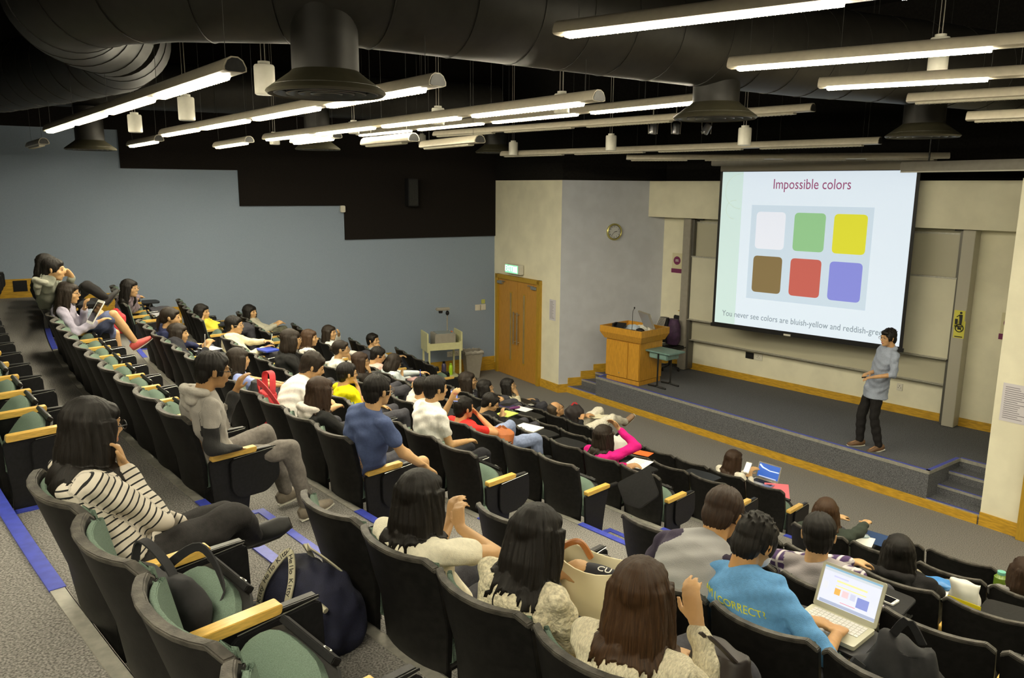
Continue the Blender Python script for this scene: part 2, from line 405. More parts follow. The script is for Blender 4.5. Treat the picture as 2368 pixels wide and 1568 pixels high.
def seat_meshes():
    P = {}
    zs = [.20, .26, .34, .42, .50, .58, .66, .74, .79, .815, .83]
    A = seat_surface(0, zs, XS, wback, 1); B = seat_surface(.028, zs, XS, wback, 1)
    g = G(); g.add(*sheet(A, B)); P['backrest_shell'] = (g, 'shell', .004)
    # worn rim on top, also coloured lighter for the light striking it
    z2 = [.812, .8335]
    A = seat_surface(-.003, z2, XS, lambda z: .2395, 1); B = seat_surface(.0305, z2, XS, lambda z: .2395, 1)
    g = G(); g.add(*sheet(A, B)); P['rim'] = (g, 'rim', .004)
    zs = [.36, .38, .42, .50, .58, .66, .74, .785, .80, .808]
    A = seat_surface(.027, zs, XS, lambda z: .218, 1); B = seat_surface(.040, zs, XS, lambda z: .210, 1, puff=.022)
    g = G(); g.add(*sheet(A, B)); P['back_cushion'] = (g, 'green_fabric', .003)
    # pads (tipped up or down) in their own plane: y along depth from the hinge, z thickness
    def pad(depth=.315, hw=.212, th=.060, dome=.085, z0=0.0):
        ys = np.linspace(0, 1, 11); top = []; bot = []
        for t in ys:
            rt = []; rb = []
            for x in XS:
                front = depth*(1-dome/depth*abs(x)**3.6)
                y = t*front; e = math.sqrt(max(0, 1-abs(x)**5))*math.sqrt(max(0, 1-t**9))
                rt.append((x*hw, y, z0 + th*(.45+.55*e))); rb.append((x*hw, y, z0))
            top.append(rt); bot.append(rb)
        return sheet(bot, top)
    g = G(); g.add(*pad()); P['pad'] = (g, 'green_fabric', 0)
    g = G(); g.add(*pad(depth=.340, hw=.220, th=.030, z0=-.026)); P['pan'] = (g, 'shell', 0)
    g = G(); g.box((0, .333, -.002), (.30, .022, .030)); P['lip'] = (g, 'black_plastic', .003)
    g = G(); g.tube([(.09+.017*math.cos(t), .3455, -.002+.010*math.sin(t)) for t in np.linspace(0, 6.283, 14, endpoint=False)], .0016, n=4, closed=True); P['number_plate'] = (g, 'steel', 0)
    # right stanchion
    g = G(); panel(g, rounded([(.10, .535), (.40, .535), (.36, .36), (.31, .02), (.12, .02), (.12, .25)], .03), .236, .260)
    g.box((.248, .215, .010), (.07, .28, .02)); P['side_panel'] = (g, 'black_plastic', .003)
    g = G(); panel(g, rounded([(.115, .534), (.395, .544), (.400, .578), (.12, .570)], .010, 3), .224, .276); P['armrest'] = (g, 'arm_wood', .006)
    g = G(); g.box((.244, .46, .545), (.030, .13, .022)); g.box((.266, .46, .552), (.008, .14, .010)); P['hinge'] = (g, 'black_metal', .002)
    g = G(); panel(g, rounded([(.225, .520), (.535, .548), (.54, .35), (.45, .27), (.27, .265), (.225, .33)], .035), .263, .279)
    P['tablet_folded'] = (g, 'black_plastic', .004)
    g = G(); g.tube([(.271, .25, .526), (.271, .525, .5495)], .0022, n=4); P['tablet_edge'] = (g, 'steel', 0)
    out = {}
    for k, (g, m, bv) in P.items():
        o = g.build(k, M[m], None, smooth=True, bevel=bv)
        out[k] = o.data; bpy.data.objects.remove(o)
    return out
SM = seat_meshes()
def part(name, me, parent, M4=None):
    o = bpy.data.objects.new(name, me); link(o, parent)
    if M4 is not None: o.matrix_local = M4
    return o
ORD = ['first', 'second', 'third', 'fourth', 'fifth', 'sixth', 'seventh', 'eighth', 'ninth', 'tenth', 'eleventh', 'twelfth', 'thirteenth', 'fourteenth', 'fifteenth', 'sixteenth', 'seventeenth', 'eighteenth', 'nineteenth', 'twentieth', 'twenty-first', 'twenty-second']
def make_seat(i, k, block, used=False, tablet='folded', label=None, arm=True):
    p, h = seat_pose(i, k, block)
    root = empty('lecture_seat', (p[0], p[1], rz(i)), h)
    rown = ORD[7-i]
    where = {'L': 'middle block', 'W': 'blue-wall block', 'N': 'near block'}[block if block != 'L' or k < 13 else 'W']
    kk = k if k < 13 or block == 'N' else k-14
    st_ = 'occupied' if used else 'empty'
    lab = label or '%s black lecture seat, %s from %s, %s row from stage, %s' % (st_, ORD[max(kk, 0)], 'stepped aisle' if where != 'blue-wall block' else 'far aisle', rown, where)
    tag(root, lab, 'seat', 'tip-up lecture seats, %s row from the stage' % rown)
    kx = (NEAR[i][2]/.495) if block == 'N' else 1.0; SX = Matrix.Diagonal((kx, 1, 1, 1))
    part('backrest_shell', SM['backrest_shell'], root, SX); part('rim', SM['rim'], root, SX); part('back_cushion', SM['back_cushion'], root, SX)
    if used: T = Matrix.Translation((0, .10, .36)) @ Matrix.Rotation(R(3), 4, 'X')
    else: T = Matrix.Translation((0, .15, .322)) @ Matrix.Rotation(R(54 + 3*math.sin(i*3+k*5)), 4, 'X')
    if used:
        s = part('seat_cushion', SM['pad'], root, T); u = part('seat_pan', SM['pan'], root, T)
    else:
        # tipped up: the cushion faces the backrest
        T2 = T
        s = part('seat_cushion', SM['pad'], root, T2); u = part('seat_pan', SM['pan'], root, T2)
    part('number_plate', SM['number_plate'], u); part('lip', SM['lip'], u)
    if arm:
        DX = Matrix.Translation((.2475*(kx-1), 0, 0)); part('side_panel', SM['side_panel'], root, DX); part('armrest', SM['armrest'], root, DX); part('hinge', SM['hinge'], root, DX)
        if tablet == 'folded':
            t = part('writing_tablet', SM['tablet_folded'], root, DX); part('tablet_edge', SM['tablet_edge'], t)
        elif tablet == 'open':
            g = G(); poly = rounded([(-.13, .36), (.275, .34), (.275, .60), (.10, .62), (-.13, .58)], .04)
            g.prism(poly, .605, .621); t = g.build('writing_tablet', M['black_plastic'], root, bevel=.003)
            g = G(); g.tube([(.266, .40, .40), (.266, .45, .56), (.25, .47, .605)], .010); g.build('tablet_arm', M['black_metal'], root)
        elif tablet == 'swing':
            g = G(); poly = rounded([(0, 0), (.34, .0), (.34, -.27), (.12, -.30), (0, -.2)], .035)
            g.prism([(a, b) for a, b in poly], -.008, .008); t = g.build('writing_tablet', M['black_plastic'], root, bevel=.003)
            t.matrix_local = Matrix.Translation((.266, .50, .56)) @ Matrix.Rotation(R(-38), 4, 'Y') @ Matrix.Rotation(R(20), 4, 'Z') @ Matrix.Rotation(R(0), 4, 'X') @ Matrix.Rotation(R(75), 4, 'X')
    if k == 0 and block == 'N':
        for nm in ('side_panel',): part(nm, SM[nm], root, Matrix.Translation((-.49, 0, 0)))
    if block == 'L' and k in (11, ) :
        part('side_panel', SM['side_panel'], root, Matrix.Translation((-.49, 0, 0)))
    return root
OCC = {('L', 1, 0), ('L', 2, 5), ('L', 2, 2), ('L', 2, 1), ('L', 3, 4), ('L', 2, 0), ('L', 1, 10), ('L', 1, 15), ('L', 1, 17), ('L', 2, 18), ('L', 2, 10), ('L', 2, 8),
       ('L', 3, 16), ('L', 3, 11), ('L', 4, 18), ('L', 3, 7), ('L', 4, 11), ('L', 5, 15), ('L', 4, 9), ('L', 6, 16), ('L', 4, 8), ('L', 5, 11), ('L', 5, 10), ('L', 3, 1),
       ('L', 4, 3), ('L', 6, 9), ('L', 6, 8), ('L', 5, 5), ('L', 7, 10), ('L', 7, 7), ('L', 5, 1), ('L', 7, 1), ('L', 4, 5),
       ('N', 0, 0), ('N', 1, 1), ('N', 1, 2), ('N', 1, 3), ('N', 2, 2), ('N', 2, 3), ('N', 3, 2), ('N', 5, 0), ('N', 4, 2), ('N', 5, 3)}
TAB = {('L', 5, 1): 'open', ('L', 7, 1): 'open', ('N', 5, 0): 'open', ('N', 3, 2): 'open', ('N', 2, 3): 'open', ('N', 2, 2): 'open', ('L', 4, 0): 'swing', ('L', 3, 1): 'folded',
       ('L', 7, 10): 'open', ('L', 6, 8): 'open', ('L', 6, 7): 'open', ('L', 5, 5): 'open', ('L', 5, 4): 'open', ('L', 5, 3): 'open', ('L', 5, 10): 'open', ('L', 4, 5): 'open', ('L', 1, 14): 'open', ('L', 3, 16): 'open', ('L', 2, 18): 'open', ('N', 4, 3): 'open', ('N', 4, 2): 'open', ('L', 2, 8): 'open', ('L', 6, 1): 'open'}
SEATS = {}
for i in range(0, 8):
    n = {0: 12, 1: 11, 7: 11}.get(i, 12)
    ks = list(range(n)) + list(range(14 if i == 1 else 15, 20))
    for k in ks:
        p, h = seat_pose(i, k)
        if (p-WA) @ nrm < .42: continue
        SEATS['L', i, k] = make_seat(i, k, 'L', ('L', i, k) in OCC, TAB.get(('L', i, k), 'folded'))
for i in NEAR:
    for k in range(0, {0: 5, 1: 5, 2: 6, 3: 6}.get(i, 6)):
        SEATS['N', i, k] = make_seat(i, k, 'N', ('N', i, k) in OCC, TAB.get(('N', i, k), 'folded'))
# ---------------------------------------------------------------- double door in the entrance wall
er = math.atan2(ed[1], ed[0])
def wall_frame(P, d):           # local x along the wall, y out into the room, z up
    a = math.atan2(d[1], d[0])
    return Matrix.Translation((P[0], P[1], 0)) @ Matrix.Rotation(a, 4, 'Z') @ Matrix.Diagonal((1, -1, 1, 1))
def wroot(name, P, d, z=0.0):
    """root whose local x runs along the wall and local -y points into the room"""
    o = empty(name, (P[0], P[1], z), math.atan2(d[1], d[0])); return o
dw = uD2 - uD1
frame_o = wroot('door_1', WA+ed*uD1, ed); frame_o['kind'] = 'structure'
g = G(); g.box((.045, -.03, 1.10), (.09, .10, 2.20)); g.box((dw-.045, -.03, 1.10), (.09, .10, 2.20)); g.box((dw/2, -.03, 2.155), (dw, .10, .09))
g.build('door_frame', M['door_frame'], frame_o, bevel=.006)
lw = (dw-.18)/2
for s in (0, 1):
    x0 = .09 + s*lw
    g = G(); g.box((x0+lw/2, -.02, 1.055), (lw-.006, .044, 2.10)); leaf = g.build('door_leaf', M['door_wood'], frame_o, bevel=.003)
    xg = x0 + (lw*.66 if s == 0 else lw*.34)
    g = G(); g.box((xg, -.044, 1.10), (.085, .006, 1.52)); g.build('vision_panel_trim', M['door_frame'], leaf, bevel=.002)
    g = G(); g.box((xg, -.048, 1.10), (.055, .004, 1.46)); g.build('glass', cmat('door_glass', (.30, .22, .10), rough=.12, noise=.1, scale=6), leaf)
    xh = x0 + (lw-.07 if s == 0 else .07)
    g = G(); g.tube([(xh, -.10, .75), (xh, -.10, 1.45)], .014); g.tube([(xh, -.10, .80), (xh, -.04, .80)], .010); g.tube([(xh, -.10, 1.40), (xh, -.04, 1.40)], .010)
    g.build('pull_handle', M['steel'], leaf, smooth=True)
    xc = x0 + (.10 if s == 0 else lw-.10)
    g = G(); g.box((xc, -.07, 2.03), (.20, .05, .06)); g.box((xc+(.1 if s == 0 else -.1), -.09, 2.065), (.22, .02, .015)); g.build('door_closer', M['steel'], leaf, bevel=.003)
# exit sign
ex0 = onwall(WA, C0, 1179, 620); ex1 = onwall(WA, C0, 1223, 625)
o = wroot('exit_sign', (WA+ed*float((ex0[:2]-WA) @ ed)), ed, 2.26)
tag(o, 'lit green and white running-man exit sign above the wooden double doors', 'sign')
wd = .56
g = G(); g.box((wd/2, -.07, .10), (wd, .10, .20)); g.build('housing', M['white_plastic'], o, bevel=.006)
g = G(); g.box((wd/2-.03, -.123, .10), (wd-.08, .006, .165)); g.build('panel', mat('exit_glow', (.1, .5, .2), emis=(.25, .85, .45), estr=1.1), o)
wm = mat('exit_white', (1, 1, 1), emis=(1, 1, .9), estr=2.6)
text_mesh('lettering', 'EXIT', .17, wm, frame((wd/2-.13, -.1275, .10), (1, 0, 0), (0, 0, 1)), o, width=.85)
g = G()
for gx in (wd/2+.05, wd/2+.12):
    g.box((gx, -.128, .10), (.045, .003, .12))
g.box((wd/2+.175, -.128, .10), (.02, .003, .13)); g.build('pictogram', wm, o)
# right-hand door frame at the picture edge
o = wroot('door_2', PR, dr); o['kind'] = 'structure'
g = G(); g.box((.05, -.03, 1.10), (.10, .12, 2.20)); g.box((.75, -.03, 2.16), (1.5, .12, .09)); g.box((1.45, -.03, 1.1), (.10, .12, 2.2)); g.build('door_frame', M['door_frame'], o, bevel=.005)
g = G(); g.box((.75, -.015, 1.055), (1.3, .04, 2.1)); g.build('door_leaf', M['door_wood'], o)
# ---------------------------------------------------------------- notices, clock, switches on the walls
def wallthing(name, P, d, x, y, w_, h_, m, label, cat, t=.004, parts=None, group=None):
    p = onwall(P, P+d, x, y); o = wroot(name, p, d, p[2])
    g = G(); g.box((0, -t/2-.001, 0), (w_, t, h_)); b = g.build('sheet' if t < .01 else 'plate', m, o, bevel=.0 if t < .01 else .002)
    tag(o, label, cat, group)
    if parts: parts(o)
    return o
def lines(n, w_, h_, m=None, left=0.0):
    def f(o):
        g = G()
        for k in range(n):
            ww = w_*(.5+.45*random.random()); g.box((-w_/2+ww/2, -.006, h_/2 - (k+.5)*h_/n), (ww, .001, h_/n*.28))
        g.build('printed_lines', m or cmat('ink', (.16, .15, .17), rough=.8), o)
    return f
wallthing('notice', WA, ed, 1278, 717, .21, .42, cmat('lilac_paper', (.58, .56, .60), rough=.8), 'lilac typed notice taped beside the entrance double doors', 'notice', parts=lines(14, .17, .36))
wallthing('notice', PQ, dr, 2352, 935, .34, .46, cmat('lilac_paper', (.58, .56, .60), rough=.8), 'lilac typed notice on the cream pier at the right edge', 'notice', parts=lines(16, .28, .40))
# clock
p = onwall(C0, W0, 1419, 536); ck = wroot('wall_clock', p, cs, p[2]); tag(ck, 'round gold-rimmed wall clock with black numerals on the pale blue wall', 'clock')
R90 = rotx(R(90))
g = G(); g.lathe([(.15, 0), (.165, .02), (.165, .045), (.145, .055), (.135, .05), (.135, .02)], n=40, R3=R90, ring=True); g.build('rim', cmat('gold_rim', (.55, .50, .18), rough=.3, metal=.6), ck, smooth=True)
g = G(); g.lathe([(.136, .02), (.136, .032)], n=40, R3=R90); g.build('dial', cmat('clock_dial', (.55, .56, .55), rough=.5), ck)
g = G(); g.lathe([(.138, .034), (.138, .040), (.128, .040), (.128, .034)], n=40, R3=R90, ring=True); g.build('inner_ring', M['black_plastic'], ck)
ink = cmat('black_ink', (.01, .01, .01), rough=.6)
for n_ in range(1, 13):
    a = R(90-30*n_); text_mesh('numeral', str(n_), .040, ink, frame((.104*math.cos(a), -.034, .104*math.sin(a)), (1, 0, 0), (0, 0, 1)), ck)
for nm, a, l, wd_ in (('hour_hand', R(90-30*2.62), .06, .009), ('minute_hand', R(90-6*37), .095, .006)):
    g = G(); g.tube([(0, -.040, 0), (l*math.cos(a), -.040, l*math.sin(a))], wd_/2); g.build(nm, ink, ck)
# purple no-eating notices
def purple(o):
    pm = cmat('purple_print', (.17, .02, .09), rough=.6)
    g = G(); g.lathe([(.085, .005), (.085, .007)], n=28, R3=R90, c=(0, 0, .03)); g.build('roundel', pm, o)
    g = G(); g.box((0, -.006, .03), (.10, .001, .012)); g.box((0, -.0085, .045), (.07, .001, .01)); g.box((0, -.0085, .02), (.08, .001, .01)); g.build('printed_lines', M['paper'], o)
    g = G(); g.box((0, -.007, -.175), (.26, .004, .085)); g.build('purple_band', pm, o)
for x, y, lab in ((1566, 606, 'cream notice with purple roundel and band, left of whiteboard post'), (2336, 753, 'cream notice with purple roundel, half hidden behind the right pier')):
    wallthing('notice', W0, fd, x, y, .24, .36, cmat('cream_paper', (.62, .58, .38), rough=.8), lab, 'notice', parts=purple)
# switches and sockets
def rocker(o):
    g = G(); g.box((0, -.014, .0), (.03, .006, .045)); g.build('rocker', M['white_plastic'], o, bevel=.001)
for x, y, w_, h_, lab in ((1105.5, 711, .15, .13, 'left of two cream wall switches on blue wall beside the entrance'), (1116, 710, .15, .13, 'right of two cream wall switches on blue wall beside the entrance'),
                         (1117, 697, .09, .09, 'small yellow-green sticker plate above the two wall switches')):
    wallthing('wall_switch', WA, WD, x, y, w_, h_, M['white_plastic'] if h_ > .1 else cmat('sticker', (.45, .48, .12), rough=.6), lab, 'switch' if h_ > .1 else 'sticker', t=.010, parts=rocker if h_ > .1 else None)
def holes(o):
    g = G()
    for a in (-.02, .02): g.box((a, -.012, -.01), (.008, .004, .014))
    g.box((0, -.012, .02), (.008, .004, .016)); g.build('socket_holes', M['black_plastic'], o)
for x, y, w_, lab in ((1040, 819, .13, 'cream wall socket behind the trolley legs'), (1054.5, 817, .22, 'double cream wall socket just right of the trolley legs')):
    wallthing('wall_socket', WA, WD, x, y, w_, .12, M['white_plastic'], lab, 'socket', t=.010, parts=holes)
for x, y, m, lab in ((1734, 822, M['black_plastic'], 'black socket plate low on the front wall'), (1754, 826, M['white_plastic'], 'cream socket plate beside the black one, front wall'), (2081, 895, M['white_plastic'], 'small cream socket on front wall behind the lecturer')):
    wallthing('wall_socket', W0, fd, x, y, .17 if x < 2000 else .09, .12, m, lab, 'socket', t=.012, parts=holes)
p = wallpt(47, 661); 
o = wallthing('floor_socket_cover', WA, WD, 47, 661, .20, .18, M['black_plastic'], 'square black cover plate on the yellow skirting, far left', 'cover plate', t=.034, parts=None)
p = wallpt(790, 483); o = wroot('wall_sensor', p, WD, p[2]); tag(o, 'small white sensor box under the black wall panel corner', 'sensor')
g = G(); g.box((0, -.06, 0), (.09, .10, .13)); g.build('housing', M['white_plastic'], o, bevel=.01)
p = wallpt(945, 445); o = wroot('wall_speaker', p, WD, p[2]); tag(o, 'black loudspeaker mounted on the black upper wall', 'loudspeaker')
g = G(); g.box((0, -.16, 0), (.22, .20, .55)); b = g.build('cabinet', M['black_plastic'], o, bevel=.01)
g = G(); g.box((0, -.264, 0), (.19, .006, .50)); g.build('grille', M['black_metal'], o)
# ---------------------------------------------------------------- ceiling fixtures
M['wire'] = mat('steel_wire', (.035, .035, .032), rough=.6)
def fixture(A, B, z=4.60, lit=(1, 1, 1, 1), label='', clipn=4, wd=.066):
    A = np.array(A, float); B = np.array(B, float); d = B-A; L = np.linalg.norm(d); a = math.atan2(d[1], d[0])
    root = empty('linear_light', (A[0], A[1], z), a); tag(root, label, 'ceiling light', 'suspended linear lights')
    g = G()
    prof = [(-wd, .0), (-wd*1.0, .022), (-wd*.72, .06), (-wd*.3, .078), (wd*.3, .078), (wd*.72, .06), (wd, .022), (wd, 0), (wd*.7, -.008), (-wd*.7, -.008)]
    g.extr([(0, y, zz) for y, zz in prof], (0, 0, 0), (L, 0, 0)); g.build('housing', M['lamp_body'], root, smooth=True)
    n = len(lit); seg = L/n
    for k, on in enumerate(lit):
        x0 = k*seg + .07; x1 = (k+1)*seg - .20
        g = G(); g.extr([(0, -wd*.62, -.008), (0, wd*.62, -.008), (0, wd*.50, -.026), (0, -wd*.50, -.026)], (x0, 0, 0), (x1, 0, 0))
        g.build('lamp_louvre', M['tube'] if on else M['tube_off'], root)
        g = G(); g.box(((x0+x1)/2, 0, -.0265), (x1-x0, .004, .003))
        for q in range(int((x1-x0)/.045)): g.box((x0+.02+q*.045, 0, -.028), (.003, wd*.98, .004))
        g.build('louvre_blades', M['lamp_body'], root)
    for xe in (-.003, L+.003):
        g = G(); g.extr([(xe, y*.86, zz*.86+.003) for y, zz in prof], (-.002, 0, 0), (.002, 0, 0)); g.build('end_cap', M['black_metal'], root)
    for k in range(n+1):
        x = min(max(k*seg, .15), L-.15); g = G(); g.tube([(x, 0, .07), (x, 0, 6.9-z)], .0018, n=5); g.build('suspension_wire', M['wire'], root)
    return root
FX = [((113, 303), (544, 164), (1, 1, 1, 1), 'lit linear light nearest the left edge of the picture'),
      ((378, 312), (1012, 197), (1, 1, 1, 1), 'lit linear light running behind the largest round air diffuser'),
      ((616, 322), (1385, 232), (1, 1, 1, 1), 'lit linear light crossing the middle of the ceiling, four lamps on'),
      ((302, 337), (368, 325), (1,), 'short lit linear light far left above the blue wall'),
      ((501, 340), (577, 328), (1,), 'short lit linear light far away above the black stepped panel'),
      ((680, 330), (780, 318), (1,), 'short lit light partly hidden behind a small far diffuser'),
      ((845, 335), (957, 325), (0,), 'short unlit light far away, left of two beside each other'),
      ((980, 341), (1110, 329), (0,), 'short unlit light far away, right of two beside each other'),
      ((830, 312), (1670, 229), (1, 1, 1, 1), 'lit linear light ending behind the second round diffuser'),
      ((1007, 314), (1880, 256), (0, 0, 0, 0), 'unlit linear light passing behind the second round diffuser'),
      ((1162, 360), (2035, 332), (0, 0, 0, 0), 'unlit linear light just above the projection screen, longer of two')]
for a, b, lit, lab in FX:
    zz_ = {113: 4.68, 378: 4.7, 616: 4.7, 830: 4.88, 1007: 4.88, 1162: 4.6, 845: 4.52, 980: 4.52}.get(a[0], 4.65)
    A = at(*a, zz_)[:2]; B = at(*b, zz_)[:2]
    fixture(A, B, zz_, lit, lab)
A = atd(1450, 368, 12.3); B = atd(2195, 362, 10.9); fixture(A[:2], B[:2], 4.5, (0, 0, 0, 0), 'unlit linear light nearest the projection screen housing')
A = at(98, 333, 4.6)[:2]; fixture(A - np.array([.617, -.787])*1.2, A + np.array([.617, -.787])*.15, 4.6, (0,), 'end of an unlit light at the far left above the blue wall')
for (x, y), z, az_, lit, lab in (((1290, 80), 5.0, -34.5, (1, 1, 1, 1), 'nearest lit linear light crossing the top edge of the picture'),
                        ((1687, 157), 4.95, -33.5, (1, 1, 1, 1), 'second lit linear light from the top right corner'),
                        ((1894, 202), 4.9, -31.5, (1, 1, 1, 1), 'third lit linear light from the top right, above an unlit one'),
                        ((2099, 236), 4.85, -38, (0, 0, 0, 0), 'unlit linear light at the right edge under three lit ones'),
                        ((2236, 278), 4.7, -40, (0, 0, 0, 0), 'lowest unlit linear light at the right picture edge')):
    A = at(x, y, z)[:2]; fixture(A, A + (7.6 if z > 4.9 else 5.7)*np.array([math.cos(R(az_)), math.sin(R(az_))]), z, lit, lab)
# lights of the same rows behind and beside the camera
for A, az_ in (((-3.4, 3.2), -50), ((-1.9, 0.6), -45)):
    A = np.array(A); fixture(A, A + 5.7*np.array([math.cos(R(az_)), math.sin(R(az_))]), 4.95, (1, 1, 1, 1), 'lit linear light behind the photographer')
# cylindrical white pendants (loudspeakers)
for x, y, wpx, hpx, lab in ((612, 185, 47, 70, 'largest white cylinder pendant, left of the largest diffuser'), (431, 252, 37, 55, 'white cylinder pendant between the two left lit lights'), (312, 286, 31, 42, 'white cylinder pendant furthest left'),
                            (635, 322, 23, 26, 'white cylinder pendant behind the end of the middle lit light'), (818, 296, 25, 28, 'white cylinder pendant behind the middle lit light, left one'), (1013, 270, 30, 40, 'white cylinder pendant behind the middle lit light, centre one'),
                            (976, 324, 18, 24, 'plain white box-like pendant between two short unlit lights'), (1299, 240, 36, 46, 'white cylinder pendant crossed by two lit lights'), (1187, 344, 21, 31, 'white cylinder pendant at the left end of the long unlit light'),
                            (1413, 331, 25, 36, 'white cylinder pendant between the round diffuser spots and left end'), (1722, 316, 30, 42, 'white cylinder pendant above the left part of the screen'), (2171, 126, 60, 78, 'large white cylinder pendant at top right crossed by a lit light')):
    dep = (.155 if wpx < 50 else .215)*FP/wpx; P = atd(x, y, dep); h_ = hpx/FP*dep*.95
    o = empty('pendant_speaker', (P[0], P[1], P[2]-h_/2)); tag(o, lab, 'pendant', 'white cylinder pendants')
    g = G(); g.lathe([(.068, 0), (.077, .008), (.077, h_-.012), (.070, h_), (.045, h_), (.045, h_+.025)], n=24); g.build('body', M['white_plastic'], o, smooth=True)
    g = G(); g.tube([(.01, 0, h_+.02), (.01, 0, 6.9-P[2]+h_/2)], .004, n=5); g.tube([(-.02, 0, h_+.02), (-.02, 0, 6.9-P[2]+h_/2)], .003, n=5); g.build('hanging_cable', M['grey_plastic'], o)
# round air diffusers
for x, y, wpx, dia, lab in ((755, 215, 273, .75, 'largest round air diffuser, left of centre'), (1653, 272, 190, .75, 'round air diffuser above the spotlights'), (2133, 315, 160, .75, 'round air diffuser at the right above the screen'),
                            (210, 345, 110, .72, 'small far round diffuser against the blue wall'), (735, 345, 103, .72, 'small far round diffuser in front of the black panel'), (1145, 352, 92, .72, 'small far dark diffuser left of the entrance wall top')):
    dep = dia*FP/wpx; P = atd(x, y, dep); r_ = dia/2
    o = empty('air_diffuser', (P[0], P[1], P[2])); tag(o, lab, 'air diffuser', 'round air diffusers')
    g = G(); g.lathe([(r_*.96, -.015), (r_, 0), (r_*.98, .012), (r_*.60, .115), (r_*.56, .13), (r_*.5, .13), (r_*.55, .11), (r_*.9, .01)], n=48, ring=True); g.build('cone', M['diffuser'], o, smooth=True)
    g = G()
    for q in (.82, .62, .42, .22): g.lathe([(r_*q, .02), (r_*(q+.03), -.012), (r_*(q+.05), -.008), (r_*(q+.02), .03)], n=40, ring=True)
    g.lathe([(r_*.9, .03), (r_*.9, .035)], n=40); g.build('vane_rings', cmat('diffuser_face', (.09, .095, .10), rough=.35, noise=.1, scale=10), o, smooth=True)
    g = G(); g.lathe([(r_*.555, .115), (r_*.555, .62)], n=40); g.build('neck', M['duct'], o, smooth=True)
# ducts
def duct(name, pts, r_, label, ribs=()):
    o = empty(name, pts[0]); tag(o, label, 'duct')
    Q = [np.array(p)-np.array(pts[0]) for p in pts]
    g = G(); g.tube(Q, r_, n=36); g.build('shell', M['duct'], o, smooth=True)
    g = G(); tot = 0
    for a, b in zip(Q[:-1], Q[1:]):
        L = np.linalg.norm(b-a); n = max(1, int(L/.42)); d = (b-a)/L
        for k in range(n):
            c = a + (b-a)*(k+.5)/n; g.tube([c-d*.006, c-d*.004, c+d*.004, c+d*.006], [r_*.995, r_*1.012, r_*1.012, r_*.995], n=36)
    g.build('seam_ribs', M['duct'], o, smooth=True); return o
d1 = atd(755, 215, .75*FP/273); d2 = atd(1653, 272, .75*FP/190); d3 = atd(2133, 315, .75*FP/160)
zc = 5.37
P1 = [(-3.60, 7.3, 5.42), (-3.58, 6.9, 5.42), (-3.48, 6.5, 5.42), (-3.30, 6.1, 5.41), (-3.02, 5.75, 5.40), (-2.65, 5.48, 5.39), (-2.2, 5.30, 5.38), (d1[0], d1[1]+.12, zc), (-.2, 5.95, zc), (.9, 6.75, zc), (d2[0], d2[1], zc), (3.0, 8.1, zc), (d3[0], d3[1], zc), (5.9, 9.5, zc), (7.2, 10.1, zc)]
duct('air_duct', P1, .42, 'big black round air duct sweeping across the ceiling')
duct('air_duct', [(-3.60, 7.35, 5.42), (-3.75, 7.9, 5.42), (-4.2, 8.6, 5.42), (-5.3, 9.6, 5.42), (-7.0, 11.0, 5.42)], .42, 'black round duct running away to the blue wall, top left')
duct('air_duct', [(-8.6, 11.2, 5.55), (-6.7, 12.1, 5.55), (-3.3, 13.6, 5.55), (-.34, 15.0, 5.55)], .36, 'dark far duct above the small far diffusers')

# spotlights on the track
for x, lab in ((1510, 'left of the three small ceiling spotlights'), (1563, 'middle of the three small ceiling spotlights'), (1634, 'right of the three small ceiling spotlights, tilted')):
    P = atd(x, 298, 11.0); o = empty('spotlight', tuple(P)); tag(o, lab, 'spotlight', 'track spotlights')
    t = .5 if x == 1634 else .12
    g = G(); g.lathe([(.05, -.07), (.055, -.05), (.05, .06), (.03, .075)], n=16, R3=roty(t)); g.build('lamp_can', cmat('grey_metal', (.30, .30, .32), rough=.3, metal=.7), o, smooth=True)
    g = G(); g.tube([(-.06, 0, -.07), (-.07, 0, .09), (0, 0, .13), (.07, 0, .09), (.06, 0, -.07)], .006); g.tube([(0, 0, .13), (0, 0, .35)], .008); g.build('yoke', M['grey_plastic'], o)
for x in ():
    pass
P = atd(1572, 280, 11.0); o = empty('spotlight_track', tuple(P)); tag(o, 'thin dark track carrying the three small spotlights', 'track')
g = G(); g.box((0, 0, .24), (1.2, .035, .035)); g.tube([(-.5, 0, .25), (-.5, 0, 6.9-P[2])], .006); g.tube([(.5, 0, .25), (.5, 0, 6.9-P[2])], .006); g.build('track_rail', M['black_metal'], o)
